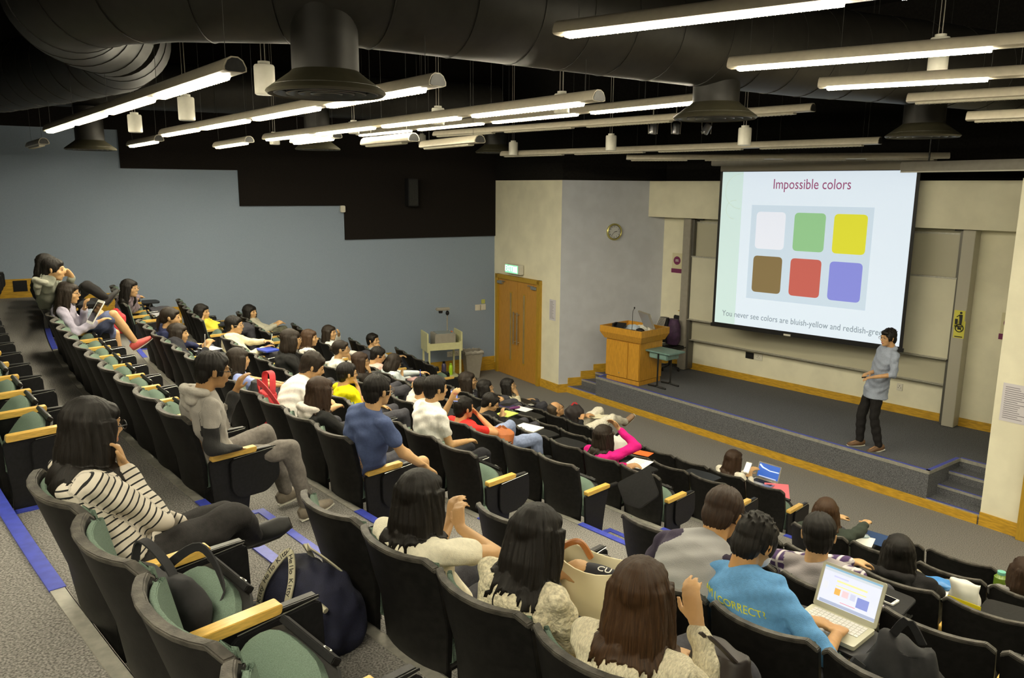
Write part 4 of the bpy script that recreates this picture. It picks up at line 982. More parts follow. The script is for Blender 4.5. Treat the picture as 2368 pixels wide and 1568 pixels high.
def person(name, label, px, seat=None, fwd=.13, local=None, hair='short', hc='black', top=(.3, .3, .3), sleeve='long', legc=(.05, .05, .06), legs='sit', L='lap', Rr='lap', look=None, glasses=False,
           vox=.012, fem=False, hs=.97, hood=None, sk=(.52, .315, .150), bare=False, torso_yaw=.5, hcurl=(.5, .5), shirt_mat=None, pelvis=None, shoe=(.03, .03, .03), tilt=0.0, width=1.0, elbow=(None, None), face=True, ln=(1, 1), group=None, sock=None, back=.03, hdir=(None, None), knees=None, collar=None, drape=.022):
    if local is None:
        i, k, b = seat; p, h = seat_pose(i, k, b); O = np.array([p[0], p[1], rz(i)])
    else: O, h = np.array(local[0], float), local[1]
    Rl = rotz(h).T                                 # world -> local
    def toloc(P): return Rl @ (np.array(P)-O)
    fw = Rl.T @ np.array([0, 1, 0.]); r = ray(*px); C_ = np.array([0, 0, CAMZ])
    t = ((O + fw*fwd - C_) @ fw)/(r @ fw); Hw = C_ + r*t; H = toloc(Hw); hdepth = t
    def target(q):
        if isinstance(q, tuple) and q[0] == 'px': return toloc(C_ + ray(q[1], q[2])*(hdepth+q[3]))
        if isinstance(q, tuple) and q[0] == 'loc': return np.array(q[1:], float)
        return None
    lk = np.array(look if look is not None else (5.0, 11.4, 2.1)); v = Rl @ (lk-Hw); v = nrmz(v)
    yaw = math.atan2(-v[0], v[1]); pit = math.asin(max(-.95, min(.95, v[2])))
    Rh = rotz(yaw) @ rotx(pit) @ roty(tilt)
    s = hs
    N = H + Rh @ np.array([0, -.040, -.075])*s + np.array([0, -.012, -.052])*s       # base of the neck
    P = np.array(pelvis if pelvis is not None else (0, .20, .48), float)
    if pelvis is None:
        T = np.linalg.norm(N-P)
        if T < .40: P[1] = min(N[1]+math.sqrt(max(.40**2-(N[2]-P[2])**2, 0)), .36)
        P[0] = N[0]*.35
    ty = yaw*torso_yaw; X1 = rotz(ty) @ np.array([1., 0, 0]); up = nrmz(N-P)
    X0 = rotz(ty*.3) @ np.array([1., 0, 0])
    mid = (P+N)/2 + np.array([0, -back, 0])
    def spine(q): return (1-q)**2*P + 2*q*(1-q)*(mid*2-(P+N)/2)*1.0 + q*q*N if False else P*(1-q)+N*q + np.array([0, -back*4*q*(1-q), 0])
    def secs(inf, q0=0.0, q1=1.0, loose=0.0):
        base = [(0, .160, .108), (.18, .158, .105), (.40, .136 if fem else .150, .094), (.62, .148 if fem else .165, .105), (.80, .160 if fem else .178, .104), (.90, .150 if fem else .166, .088), (.97, .100, .066), (1.04, .052, .052)]
        out = []
        for q, a, b in base:
            if q < q0 or q > q1+.06: continue
            X = nrmz(X0*(1-q)+X1*q); d0 = nrmz(spine(min(q+.05, 1.05))-spine(q-.05)); Y = nrmz(np.cross(d0, X)); X = np.cross(Y, d0)
            out.append((spine(q), (a*width+inf+loose*(1-q))*s, (b*width+inf+loose*(1-q))*s, X, Y))
        return out
    shy = spine(.885)
    Sh = [shy + X1*sg*(.158 if fem else .176)*s*width for sg in (-1, 1)]
    A1, A2 = .262*s*ln[0], .235*s*ln[1]
    J = {}
    spec = {-1: L, 1: Rr}
    for sg in (-1, 1):
        q = spec[sg]; S = Sh[0 if sg < 0 else 1]; nh = None
        pole = S + np.array([sg*.35, -.10, -.45])
        if q == 'lap': W = P + np.array([sg*.09, .26, .10]); nh = (sg*.25, 0, 1)
        elif q == 'desk': W = np.array([sg*.10+.03, P[1]+.30, .715]); nh = (0, .1, 1); pole = S + np.array([sg*.5, -.1, -.3])
        elif q == 'chin': W = H + Rh @ (np.array([sg*.025, .100, -.150])*s); pole = W + np.array([sg*.12, .05, -.5]); nh = Rh @ np.array([sg*.3, 1, .1])
        elif q == 'cheek': W = H + Rh @ (np.array([sg*.085, .045, -.150])*s); pole = W + np.array([sg*.15, .05, -.5]); nh = Rh @ np.array([sg*1, .4, 0])
        elif q == 'eye': W = H + Rh @ (np.array([sg*.060, .150, -.06])*s); pole = W + np.array([sg*.25, .02, -.5]); nh = Rh @ np.array([sg*.8, .5, 0])
        elif q == 'arm': W = np.array([sg*.24, P[1]+.22, .70]); nh = (0, 0, 1)
        elif q == 'down': W = S + np.array([sg*.06, .06, -.48])
        elif q == 'clasp': W = H + Rh @ (np.array([sg*.03, .20, -.11])*s)
        else: W = target(q)
        idx = 0 if sg < 0 else 1
        if elbow[idx] is not None: pole = target(elbow[idx])
        E_, W = ik(S, W, A1, A2, pole); d = nrmz(W-E_)
        if nh is None: nh = np.cross(d, [sg*1., 0, 0]); nh = nh if nh[2] > 0 else -nh
        hd = d
        if hdir[idx] is not None: hd = nrmz(np.array(hdir[idx], float))
        elif q == 'chin': hd = nrmz(Rh @ np.array([-sg*.3, -.15, 1]))
        elif q == 'cheek': hd = nrmz(Rh @ np.array([0, -.1, 1]))
        elif q == 'eye': hd = nrmz(Rh @ np.array([-sg*.2, -.7, .7]))
        J[sg] = (S, E_, W, hd, nh)
    # ---- legs
    hipj = [P + np.array([sg*.085*s, .02, -.02]) for sg in (-1, 1)]
    kn = [P + np.array([sg*.11, .42*s, .03]) for sg in (-1, 1)]; an = [k_ + np.array([0, .05, -.41*s]) for k_ in kn]
    for q in (0, 1): an[q][2] = .085
    if legs == 'crossR': kn[1] = P + np.array([-.01, .40, .14]); an[1] = P + np.array([-.20, .60, -.17]); kn[0] = P + np.array([-.06, .41, .02]); an[0] = np.array([kn[0][0], kn[0][1]+.03, .085])
    if legs == 'crossL': kn[0] = P + np.array([.01, .40, .14]); an[0] = P + np.array([.22, .58, -.15]); kn[1] = P + np.array([.06, .41, .02]); an[1] = np.array([kn[1][0], kn[1][1]+.03, .085])
    if legs == 'ankleR': kn[1] = P + np.array([.20, .33, .10]); an[1] = P + np.array([-.12, .42, .10])
    if legs == 'stand':
        pass
    if knees is not None: 
        for q, (kk, aa) in enumerate(knees):
            if kk is not None: kn[q] = target(kk) if isinstance(kk[0], str) else P+np.array(kk)
            if aa is not None: an[q] = target(aa) if isinstance(aa[0], str) else P+np.array(aa)
    # ---- body: one continuous surface
    g = G(); head_prims(g, Rh, H, s, fem)
    cap_(g, H + Rh @ (np.array([0, -.030, -.055])*s), (.048 if fem else .056)*s, N + np.array([0, 0, -.01]), (.052 if fem else .060)*s, n=12)
    loft(g, secs(-.014))
    for sg in (-1, 1):
        S, E_, W, hd, nh = J[sg]; q_ = spec[sg] if isinstance(spec[sg], str) else ''
        cap_(g, S, .042*s, E_, .036*s); cap_(g, E_, .037*s, W, .0245*s)
        d0 = nrmz(W-E_); w_ = W + d0*.008
        hand(g, w_, hd, nh, -sg if True else sg, 1.0 if q_ in ('chin', 'cheek', 'eye') else hcurl[0 if sg < 0 else 1], s*.96, fr=max(.0088, vox*.85))
    for q in (0, 1):
        cap_(g, hipj[q], .070*s, kn[q], .052*s); cap_(g, kn[q], .052*s, (kn[q]+an[q])/2, .050*s); cap_(g, (kn[q]+an[q])/2, .048*s, an[q], .034*s)
    for q in (0, 1):
        sd_ = nrmz(an[q]-kn[q]); f = np.array([0, 1., 0]); f = nrmz(f - sd_*(f@sd_)*.9); cap_(g, an[q]+sd_*.02, .030, an[q]+sd_*.045+f*.12, .018)
    me = fuse(g, vox, 2, 'person', .45)
    me.materials.append(skin(sk)); me.materials.append(LIPS)
    seated = local is None
    if seated: setco(me, press(coords(me)))
    c = coords(me); lc = (c-H) @ Rh/s
    lip = (abs(lc[:, 0]) < .024) & (lc[:, 1] > .082) & (lc[:, 2] < -.043) & (lc[:, 2] > -.066)
    if face and vox <= .008:
        for p in me.polygons:
            if all(lip[v] for v in p.vertices): p.material_index = 1
    for p in me.polygons: p.use_smooth = True
    o = bpy.data.objects.new('person', me); COL.objects.link(o); o.location = O; o.rotation_euler = (0, 0, h)
    tag(o, label, 'person', group)
    # ---- eyes and brows
    hf = Matrix.Translation(H.tolist()) @ Matrix(Rh.tolist()).to_4x4() @ Matrix.Scale(s, 4)
    if face:
        g = G()
        for q in (-1, 1): ell(g, (q*.031, .0835, .009), (.0135, .005, .0045), rotz(-q*.22), n=10, m=6)
        e = g.build('eyes', EYE, o, smooth=True); e.matrix_local = hf
        g = G()
        for q in (-1, 1): cap_(g, (q*.018, .0885, .030), .0028, (q*.044, .0810, .033), .0022, n=6)
        e = g.build('eyebrows', HAIR['black'], o); e.matrix_local = hf
    if glasses:
        g = G()
        for q in (-1, 1):
            g.tube([(q*.033+.025*math.cos(t), .106-.004*abs(q*.033+.025*math.cos(t))/.03, .006+.017*math.sin(t)) for t in np.linspace(0, 2*math.pi, 16, endpoint=False)], .0022, n=5, closed=True)
            g.tube([(q*.058, .100, .010), (q*.075, .06, .012), (q*.082, -.005, .012)], .0024, n=5)
        g.tube([(-.009, .108, .010), (.009, .108, .010)], .002, n=5)
        e = g.build('glasses', M['black_plastic'] if glasses is True else cmat('wire_rim', (.25, .2, .15), metal=.6, rough=.3), o); e.matrix_local = hf
    # ---- shirt
    inf = .012; g = G(); sc = secs(inf, 0.0, .99, .012); loft(g, sc)
    up_ = nrmz(N-P)
    for sg in (-1, 1):
        S, E_, W, hd, nh = J[sg]
        cap_(g, spine(.93), .046*s, S, .052*s)
        if sleeve == 'long': cap_(g, S, .055*s, E_, .050*s); cap_(g, E_, .050*s, E_+(W-E_)*.90, .036*s)
        elif sleeve == 'elbow': cap_(g, S, .055*s, E_, .052*s); cap_(g, E_, .052*s, E_+(W-E_)*.12, .048*s)
        elif sleeve == 'short': cap_(g, S, .055*s, S+(E_-S)*.55, .056*s)
        elif sleeve == 'mid': cap_(g, S, .055*s, E_, .052*s); cap_(g, E_, .050*s, E_+(W-E_)*.45, .044*s)
    cap_(g, P+np.array([0, 0, -.02]), .12*s, P+np.array([0, .04, -.01]), .12*s)
    if local is not None: loft(g, [(P+np.array([0, 0, -.13]), .182*s, .142*s, X0, np.cross([0, 0, 1.], X0)), (P+np.array([0, 0, .0]), .176*s, .136*s, X0, np.cross([0, 0, 1.], X0)), (P+np.array([0, 0, .14]), .155*s, .112*s, X0, np.cross([0, 0, 1.], X0))])
    if hood is not None or collar:
        cap_(g, N+np.array([-.05, -.03, -.01]), .035*s, N+np.array([.05, -.03, -.01]), .035*s)
    sv = max(vox, .009); me = fuse(g, sv, 3, 'shirt', .45); c = coords(me); nm = normals(me)
    ph = (hash(name) % 100)/10 if False else sum(map(ord, name)) % 17
    f = .0042*np.sin(c[:, 2]*38+c[:, 0]*22+ph+2*np.sin(c[:, 1]*17)) + .003*np.sin(c[:, 2]*61-c[:, 0]*35+c[:, 1]*44+ph)
    setco(me, press(c+nm*f[:, None], seated))
    mt = shirt_mat or cmat('cloth_%s' % name, top, rough=.85, noise=.06, scale=60, bump=.25, bscale=220, spec=.2)
    me.materials.append(mt)
    for p in me.polygons: p.use_smooth = True
    so = bpy.data.objects.new('shirt' if hood is None else 'hoodie', me); link(so, o)
    if hood is not None:
        g = G(); b0 = N + np.array([0, -.045, .0])
        Y1 = rotz(ty) @ np.array([0, 1., 0])
        pts = [N + X1*.085*s*math.cos(t) + Y1*(-.035+.075*math.sin(t))*s + np.array([0, 0, .010-.02*math.sin(t)]) for t in np.linspace(R(20), R(-200), 14)]
        for a_, b_ in zip(pts[:-1], pts[1:]): cap_(g, a_, .030*s, b_, .030*s, n=8)
        cap_(g, N-Y1*.085*s+X1*-.05+np.array([0, 0, -.03]), .040*s, N-Y1*.085*s+X1*.05+np.array([0, 0, -.03]), .040*s); cap_(g, N-Y1*.09*s+np.array([0, 0, -.03]), .045*s, N-Y1*.10*s+np.array([0, 0, -.10]), .03*s)
        me = fuse(g, sv, 2, 'hood', .5); c = coords(me); nm = normals(me); f = .004*np.sin(c[:, 2]*70+c[:, 0]*60); setco(me, press(c+nm*f[:, None], seated))
        me.materials.append(hood if not isinstance(hood, tuple) else cmat('hood_%s' % name, hood, rough=.85, noise=.06, scale=60, bump=.2, bscale=200, spec=.2))
        for p in me.polygons: p.use_smooth = True
        ho = bpy.data.objects.new('hood', me); link(ho, so)
    # ---- hair
    if hair:
        hm = hair_mesh(hair, .0065 if vox <= .008 else .011); hh = bpy.data.objects.new('hair', hm.copy()); hh.data.materials.clear(); hh.data.materials.append(HAIR[hc]); link(hh, o); hh.matrix_local = hf
        if seated:
            hc_ = coords(hh.data); lcl = (hc_*s) @ Rh.T + H; lcl = press(lcl); 
            if hair.startswith(('long', 'pony')):
                from mathutils.bvhtree import BVHTree
                for src in [so]:
                    tr_ = BVHTree.FromPolygons([v.co.copy() for v in src.data.vertices], [tuple(p.vertices) for p in src.data.polygons])
                    for q in np.nonzero(lcl[:, 2] < N[2]+.06)[0]:
                        hit, nn, _, dd = tr_.find_nearest(Vector(lcl[q]), .14)
                        if hit is not None:
                            sd = (Vector(lcl[q])-hit).dot(nn)
                            if -drape < sd < .010: lcl[q] = np.array(hit + nn*(.010+.006*math.sin(lcl[q][0]*90)))
            setco(hh.data, ((lcl-H) @ Rh)/s)
    # ---- trousers
    g = G(); cap_(g, P+np.array([-.05*s, .0, -.03]), .118*s, P+np.array([.05*s, 0, -.03]), .118*s)
    for q in (0, 1):
        if bare == 'skirt': cap_(g, hipj[q], .098*s, hipj[q]+(kn[q]-hipj[q])*.88, .082*s)
        elif bare == 'shorts': cap_(g, hipj[q], .096*s, hipj[q]+(kn[q]-hipj[q])*.75, .076*s)
        else:
            cap_(g, hipj[q], .092*s, kn[q], .066*s); cap_(g, kn[q], .066*s, (kn[q]+an[q])/2, .062*s); cap_(g, (kn[q]+an[q])/2, .062*s, an[q]+(kn[q]-an[q])*.02, .050*s)
    if bare == 'skirt': cap_(g, hipj[0]+(kn[0]-hipj[0])*.8, .075*s, hipj[1]+(kn[1]-hipj[1])*.8, .075*s)
    me = fuse(g, max(vox, .010), 3, 'trousers', .45); c = coords(me); nm = normals(me)
    f = .004*np.sin(c[:, 1]*42+c[:, 0]*30+ph)+.003*np.sin(c[:, 2]*50+c[:, 1]*30); setco(me, press(c+nm*f[:, None], seated))
    me.materials.append(legc if not isinstance(legc, tuple) else cmat('legs_%.3f_%.3f_%.3f' % legc, legc, rough=.85, noise=.12, scale=50, bump=.2, bscale=200, spec=.2))
    for p in me.polygons: p.use_smooth = True
    to = bpy.data.objects.new({'skirt': 'skirt', 'shorts': 'shorts'}.get(bare, 'trousers'), me); link(to, o)
    # ---- shoes
    for q in (0, 1):
        sd_ = nrmz(an[q]-kn[q]); f = np.array([0, 1., 0]); f = nrmz(f - sd_*(f@sd_)); dn = np.cross(np.array([1., 0, 0]), f); dn = dn if dn @ sd_ > 0 else -dn
        if abs(f[1]) < .3: f = np.array([0, 1., 0])
        g = G(); c0 = an[q] + sd_*.035; Xf = nrmz(np.cross(f, sd_))
        loft(g, [(c0-f*.075, .022, .028, Xf, sd_), (c0-f*.05, .036, .045, Xf, sd_), (c0, .040, .050, Xf, sd_), (c0+f*.07+sd_*.012, .045, .034, Xf, sd_), (c0+f*.13+sd_*.020, .044, .024, Xf, sd_), (c0+f*.165+sd_*.024, .026, .016, Xf, sd_)], n=14)
        sh = g.build('shoe', cmat('shoe_%.2f_%.2f_%.2f' % shoe, shoe, rough=.6, noise=.1, scale=30), o, smooth=True)
        g = G(); loft(g, [(c0-f*.078+sd_*.045, .024, .006, Xf, sd_), (c0+sd_*.047, .043, .007, Xf, sd_), (c0+f*.10+sd_*.044, .047, .007, Xf, sd_), (c0+f*.17+sd_*.040, .027, .006, Xf, sd_)], n=12)
        g.build('sole', cmat('sole', (.45, .42, .36) if sum(shoe) > .1 else (.02, .02, .02), rough=.7) if False else M['rim'] if sum(shoe) < .1 else M['white_plastic'], sh)
    o['_h'] = 0; del o['_h']
    return dict(o=o, J=J, H=H, Rh=Rh, N=N, P=P, O=O, h=h, toloc=toloc, shirt=so, spine=spine, X1=X1, hdepth=hdepth, Hw=Hw, kn=kn, an=an)
PE = {}
def add(name, *a, **k): PE[name] = person(name, *a, **k)
# ---------------------------------------------------------------- the audience
WHITE = (.78, .77, .72)
def twotone(name, ca, cb, thr):
    m = mat(name, ca, rough=.8, bump=.2, bscale=150); nt = m.node_tree; b = nt.nodes['Principled BSDF']
    a = nt.nodes.new('ShaderNodeAttribute'); a.attribute_name = 'arm'; a2 = nt.nodes.new('ShaderNodeAttribute'); a2.attribute_name = 'along'
    g1 = nt.nodes.new('ShaderNodeMath'); g1.operation = 'GREATER_THAN'; g1.inputs[1].default_value = .5; nt.links.new(a.outputs['Fac'], g1.inputs[0])
    g2 = nt.nodes.new('ShaderNodeMath'); g2.operation = 'GREATER_THAN'; g2.inputs[1].default_value = thr; nt.links.new(a2.outputs['Fac'], g2.inputs[0])
    mu = nt.nodes.new('ShaderNodeMath'); mu.operation = 'MULTIPLY'; nt.links.new(g1.outputs[0], mu.inputs[0]); nt.links.new(g2.outputs[0], mu.inputs[1])
    mx = nt.nodes.new('ShaderNodeMix'); mx.data_type = 'RGBA'; mx.inputs['A'].default_value = (*ca, 1); mx.inputs['B'].default_value = (*cb, 1)
    nt.links.new(mu.outputs[0], mx.inputs['Factor']); nt.links.new(mx.outputs['Result'], b.inputs['Base Color']); return m
def stripes_mat():
    m = mat('striped_jersey', (.62, .56, .48), rough=.85); nt = m.node_tree; b = nt.nodes['Principled BSDF']
    a = nt.nodes.new('ShaderNodeAttribute'); a.attribute_name = 'along'
    mu = nt.nodes.new('ShaderNodeMath'); mu.operation = 'MULTIPLY'; mu.inputs[1].default_value = 1/.026; nt.links.new(a.outputs['Fac'], mu.inputs[0])
    fr = nt.nodes.new('ShaderNodeMath'); fr.operation = 'FRACT'; nt.links.new(mu.outputs[0], fr.inputs[0])
    gt = nt.nodes.new('ShaderNodeMath'); gt.operation = 'GREATER_THAN'; gt.inputs[1].default_value = .76; nt.links.new(fr.outputs[0], gt.inputs[0])
    mx = nt.nodes.new('ShaderNodeMix'); mx.data_type = 'RGBA'; mx.inputs['A'].default_value = (.60, .55, .47, 1); mx.inputs['B'].default_value = (.008, .008, .009, 1)
    nt.links.new(gt.outputs[0], mx.inputs['Factor']); nt.links.new(mx.outputs['Result'], b.inputs['Base Color']); return m
add('striped', 'woman in black and cream striped top with very long hair, hand at chin', (213, 990), (0, 0, 'N'), fwd=.16, hair='long:.42', drape=.075, hc='black', shirt_mat=stripes_mat(), legc=(.030, .028, .028), legs='crossR',
    Rr=('px', 288, 1080, .02), L=('px', 428, 1215, .22), elbow=(('px', 300, 1300, .1), ('px', 345, 1190, .0)), glasses=True, vox=.007, fem=True, hs=1.0, hdir=(None, (-.1, -.2, 1)), hcurl=(.4, 1.1),
    knees=((None, None), (('px', 545, 1195, .30), None)))
add('hoodie', 'young man in grey hooded jacket and glasses adjusting them, aisle seat', (492, 858), (1, 0, 'L'), fwd=.17, hair='short', top=(.34, .32, .28), hood=(.38, .36, .32), Rr=('px', 560, 1045, .10), L=('px', 545, 905, .16),
    elbow=(('px', 545, 1000, .15), ('px', 520, 1090, .0)), glasses=True, vox=.008, legc=(.17, .155, .14), knees=(((-.14, .40, .06), (-.10, .50, -.36)), ((.17, .42, .03), (.19, .52, -.38))), shirt_mat=twotone('grey_black_jacket', (.33, .31, .28), (.018, .018, .018), .24), sk=(.36, .20, .085), look=(3.5, 8, 2.0), shoe=(.2, .17, .13))
add('ruffle', 'woman in ruffled light blue blouse with dark hair down her back', (551, 832), (2, 5, 'L'), fwd=.20, hair='long:.22', hc='dark', top=(.30, .36, .70), sleeve='short', fem=True, look=(5, 12, 2.0))
add('whitelean', 'person in white T-shirt leaning far forward behind a red backpack', (722, 848), (2, 2, 'L'), fwd=.40, hair='spiky', hc='dark', top=WHITE, sleeve='short', look=(2.0, 7.4, 1.0), L='desk', Rr='desk', pelvis=(0, .17, .48), back=.07, vox=.009)
add('brownjacket', 'woman with straight brown hair in black jacket with white hood', (741, 905), (2, 1, 'L'), fwd=.17, hair='long:.26', hc='brown', top=(.018, .018, .018), hood=(.70, .64, .58), fem=True, vox=.009)
add('yellow', 'man in bright yellow T-shirt and glasses resting chin on hand', (803, 865), (3, 4, 'L'), fwd=.20, hair='short', hc='black', top=(.82, .72, .005), sleeve='short', Rr='chin', glasses=True, vox=.008)
add('navy', 'man in slate blue T-shirt and glasses leaning on the aisle armrest', (874, 905), (2, 0, 'L'), fwd=.20, hair='short', hc='black', top=(.075, .105, .22), sleeve='short', Rr=('px', 985, 1080, .12), L=('px', 975, 1070, .18), elbow=(None, ('px', 900, 1110, -.1)), glasses='wire', vox=.008, width=1.05, bare='shorts', legc=(.05, .05, .06))
add('ipad', 'woman in lilac sweater with glasses and tablet computer, legs crossed, red shoe', (158, 678), (1, 10, 'L'), fwd=.16, hair='long:.34', hc='dark', top=(.32, .30, .38), Rr=('px', 225, 745, .0), L=('px', 195, 715, .1), glasses=True, fem=True, vox=.009, legs='crossR', bare='skirt', legc=(.10, .12, .22), shoe=(.62, .10, .09),
    knees=((None, None), (('px', 262, 728, .25), ('px', 312, 790, .45))), hs=1.05)
add('hoodfar', 'young man in grey-green hooded top at far left, hand over mouth', (124, 624), (1, 15, 'L'), fwd=.14, hair='short', top=(.26, .27, .22), hood=(.36, .36, .30), L='eye', Rr='desk', vox=.010, hs=1.05, bare='shorts', legc=(.2, .24, .3))
add('farhair', 'person half hidden behind the far-left hooded man, black trousers, knee up', (108, 612), (1, 17, 'L'), fwd=.14, hair='bob', top=(.02, .02, .02), legc=(.015, .014, .014), legs='ankleR', hs=1.1, knees=((None, None), (('px', 203, 662, .0), ('px', 243, 688, .1))))
add('lilac', 'woman in mauve sweater and glasses alone in the seats by blue wall', (300, 667), (2, 18, 'L'), fwd=.12, hair='long:.24', hc='black', top=(.24, .19, .22), glasses='wire', Rr='desk', L='desk', fem=True, hs=1.15)
add('navygirl', 'woman in navy top with hair tied back, behind a black-jacketed woman', (395, 735), (2, 10, 'L'), fwd=.16, hair='pony:.2', hc='dark', top=(.02, .025, .07), fem=True, hs=1.05)
add('blackjk', 'woman in black jacket with long hair writing on white paper', (412, 772), (2, 8, 'L'), fwd=.20, hair='long:.28', hc='dark', top=(.022, .022, .028), Rr=('px', 478, 805, .05), L=('px', 470, 800, .15), fem=True, hs=1.05)
add('yellowtop', 'woman in yellow T-shirt leaning her head on her hand, blue-wall seats', (467, 722), (3, 16, 'L'), fwd=.14, hair='long:.30', hc='black', top=(.62, .55, .06), sleeve='short', Rr='cheek', fem=True, hs=1.15)
add('cream', 'man in cream cable sweater and glasses, arm out on a blue folder', (542, 753), (3, 11, 'L'), fwd=.16, hair='short', hc='black', top=(.70, .64, .44), Rr=('px', 612, 805, .05), L='desk', glasses='wire', hs=1.12, width=1.12)
add('cardigan', 'woman in pale grey cardigan leaning back by the blue wall', (578, 722), (4, 18, 'L'), fwd=.10, hair='bob', hc='black', top=(.42, .41, .33), Rr=('px', 640, 752, .1), L=('px', 635, 750, .2), fem=True, hs=1.2, legc=(.10, .10, .07), knees=((('px', 655, 762, .2), None), (('px', 652, 765, .0), None)))
add('bob', 'woman in black sweater with bobbed hair and white glasses', (673, 786), (3, 7, 'L'), fwd=.18, hair='bob', hc='dark', top=(.018, .018, .018), glasses='wire', fem=True, hs=1.08)
add('brown18', 'woman in white top with brown hair beside the black-sweatered woman', (716, 782), (4, 11, 'L'), fwd=.16, hair='long:.26', hc='chestnut', top=(.66, .62, .56), fem=True, hs=1.1)
add('fringe', 'woman with fringe and long dark hair, white top, hand raised by wall', (762, 770), (5, 15, 'L'), fwd=.12, hair='long:.24', hc='dark', top=WHITE, L=('px', 783, 776, .3), fem=True, hs=1.18)
add('bun', 'woman with tied hair and glasses, hand at mouth, pale trousers', (789, 808), (4, 9, 'L'), fwd=.18, hair='bun', hc='dark', top=(.70, .68, .60), L='chin', glasses='wire', fem=True, hs=1.05, legc=(.66, .63, .54), legs='ankleR')
add('wallguy', 'young man in pale shirt nearest the yellow skirting, hand on mouth', (863, 788), (6, 16, 'L'), fwd=.14, hair='short', hc='black', top=(.45, .50, .52), Rr='chin', hs=1.18, legc=(.02, .022, .03), knees=((('px', 925, 828, .3), None), (('px', 918, 832, .1), None)))
add('hair22', 'woman with long brown hair in dark scarf resting chin on hand', (834, 836), (4, 8, 'L'), fwd=.24, hair='long:.30', hc='brown', top=(.03, .025, .022), Rr='chin', L='chin', glasses=True, fem=True, hs=1.05)
add('pink23', 'person in pale pink top with short black hair and glasses looking down', (874, 822), (5, 11, 'L'), fwd=.16, hair='short', hc='black', top=(.72, .50, .44), look=(2, 12.6, .4), glasses='wire', hs=1.1)
add('writer24', 'woman in white blouse and glasses writing on white paper', (911, 838), (5, 10, 'L'), fwd=.18, hair='bob', hc='dark', top=(.58, .64, .66), Rr=('px', 930, 872, .05), L='desk', look=(.5, 12.0, .6), glasses=True, fem=True, hs=1.08)
add('whiteT', 'man in white T-shirt holding up a phone, elbow on armrest', (1008, 900), (3, 1, 'L'), fwd=.20, hair='short', hc='black', top=WHITE, sleeve='short', L=('px', 1043, 925, .16), Rr=('px', 1080, 1020, .1), elbow=(None, ('px', 1040, 1060, -.1)), look=(1.2, 7.4, 2.3), vox=.008, legc=(.02, .02, .024), width=1.05)
add('red', 'boy in red T-shirt and jeans, fist on mouth and elbow out', (1073, 945), (4, 3, 'L'), fwd=.20, hair='spiky', hc='black', top=(.70, .035, .03), sleeve='short', Rr=('px', 1108, 962, .02), elbow=(None, ('px', 1150, 1010, -.05)), vox=.009, legc=(.22, .27, .42), knees=((('px', 1180, 985, .4), None), (('px', 1240, 1015, .15), ('px', 1245, 1060, .25))), hs=1.03, sk=(.58, .30, .14))
def dots_mat():
    m = mat('heart_print', (.012, .012, .02), rough=.8); nt = m.node_tree; b = nt.nodes['Principled BSDF']
    tc = nt.nodes.new('ShaderNodeTexCoord'); vo = nt.nodes.new('ShaderNodeTexVoronoi'); vo.inputs['Scale'].default_value = 22; nt.links.new(tc.outputs['Object'], vo.inputs['Vector'])
    lt = nt.nodes.new('ShaderNodeMath'); lt.operation = 'LESS_THAN'; lt.inputs[1].default_value = .26; nt.links.new(vo.outputs['Distance'], lt.inputs[0])
    mx = nt.nodes.new('ShaderNodeMix'); mx.data_type = 'RGBA'; mx.inputs['A'].default_value = (.012, .012, .02, 1); mx.inputs['B'].default_value = (.6, .6, .56, 1)
    nt.links.new(lt.outputs[0], mx.inputs['Factor']); nt.links.new(mx.outputs['Result'], b.inputs['Base Color']); return m
add('polka', 'woman in black top with white hearts, long brown hair and glasses', (1082, 882), (6, 9, 'L'), fwd=.12, hair='long:.30', hc='dark', shirt_mat=dots_mat(), glasses=True, fem=True, hs=1.25, vox=.010, width=1.1)
add('short28', 'person with short dark hair and glasses, hand near the mouth', (1122, 897), (6, 8, 'L'), fwd=.20, hair='bob', hc='black', top=(.04, .03, .10), L='chin', glasses='wire', hs=1.08)
add('blackT', 'boy in black T-shirt and glasses writing on a yellow-green pad', (1134, 932), (5, 5, 'L'), fwd=.20, hair='short', hc='black', top=(.014, .014, .015), Rr=('px', 1163, 965, .02), L=('px', 1150, 970, .12), look=(1.6, 9.2, .8), glasses=True, hs=1.02, vox=.009)
add('creamsw', 'woman in cream sweater with long black hair, fist against mouth', (1176, 893), (7, 10, 'L'), fwd=.20, hair='long:.22', hc='black', top=(.62, .57, .40), Rr='chin', glasses='wire', fem=True, hs=1.15)
add('hid44', 'person hidden behind the white T-shirt man, pale sleeves, writing', (978, 896), (4, 5, 'L'), fwd=.14, hair='short', hc='black', top=(.60, .55, .50), L=('px', 972, 888, .25), Rr=('px', 960, 893, .3))
add('bald', 'older balding man in black top, pale trousers, legs crossed, open book', (1286, 948), (7, 7, 'L'), fwd=.08, hair='buzz', hc='buzz', top=(.014, .014, .016), Rr=('px', 1345, 972, .15), L=('px', 1350, 962, .3), look=(5.2, 12.4, 3.2), glasses=True, hs=1.12, vox=.009, legc=(.66, .62, .52), shoe=(.22, .13, .07), width=1.15,
    knees=((('px', 1385, 950, .5), ('px', 1400, 1010, .9)), (('px', 1415, 968, .2), ('px', 1445, 975, .5))), sk=(.50, .28, .13))
add('magenta', 'woman in magenta hooded top raising her sleeve to her glasses', (1396, 1008), (5, 1, 'L'), fwd=.13, hair='long:.32', drape=.05, hc='dark', top=(.62, .012, .20), Rr=('px', 1432, 992, -.02), elbow=(None, ('px', 1490, 1020, -.05)), L=('px', 1450, 1078, .1), glasses=True, fem=True, vox=.008, hs=1.02, hdir=(None, (-.5, -.3, .6)), collar=True)
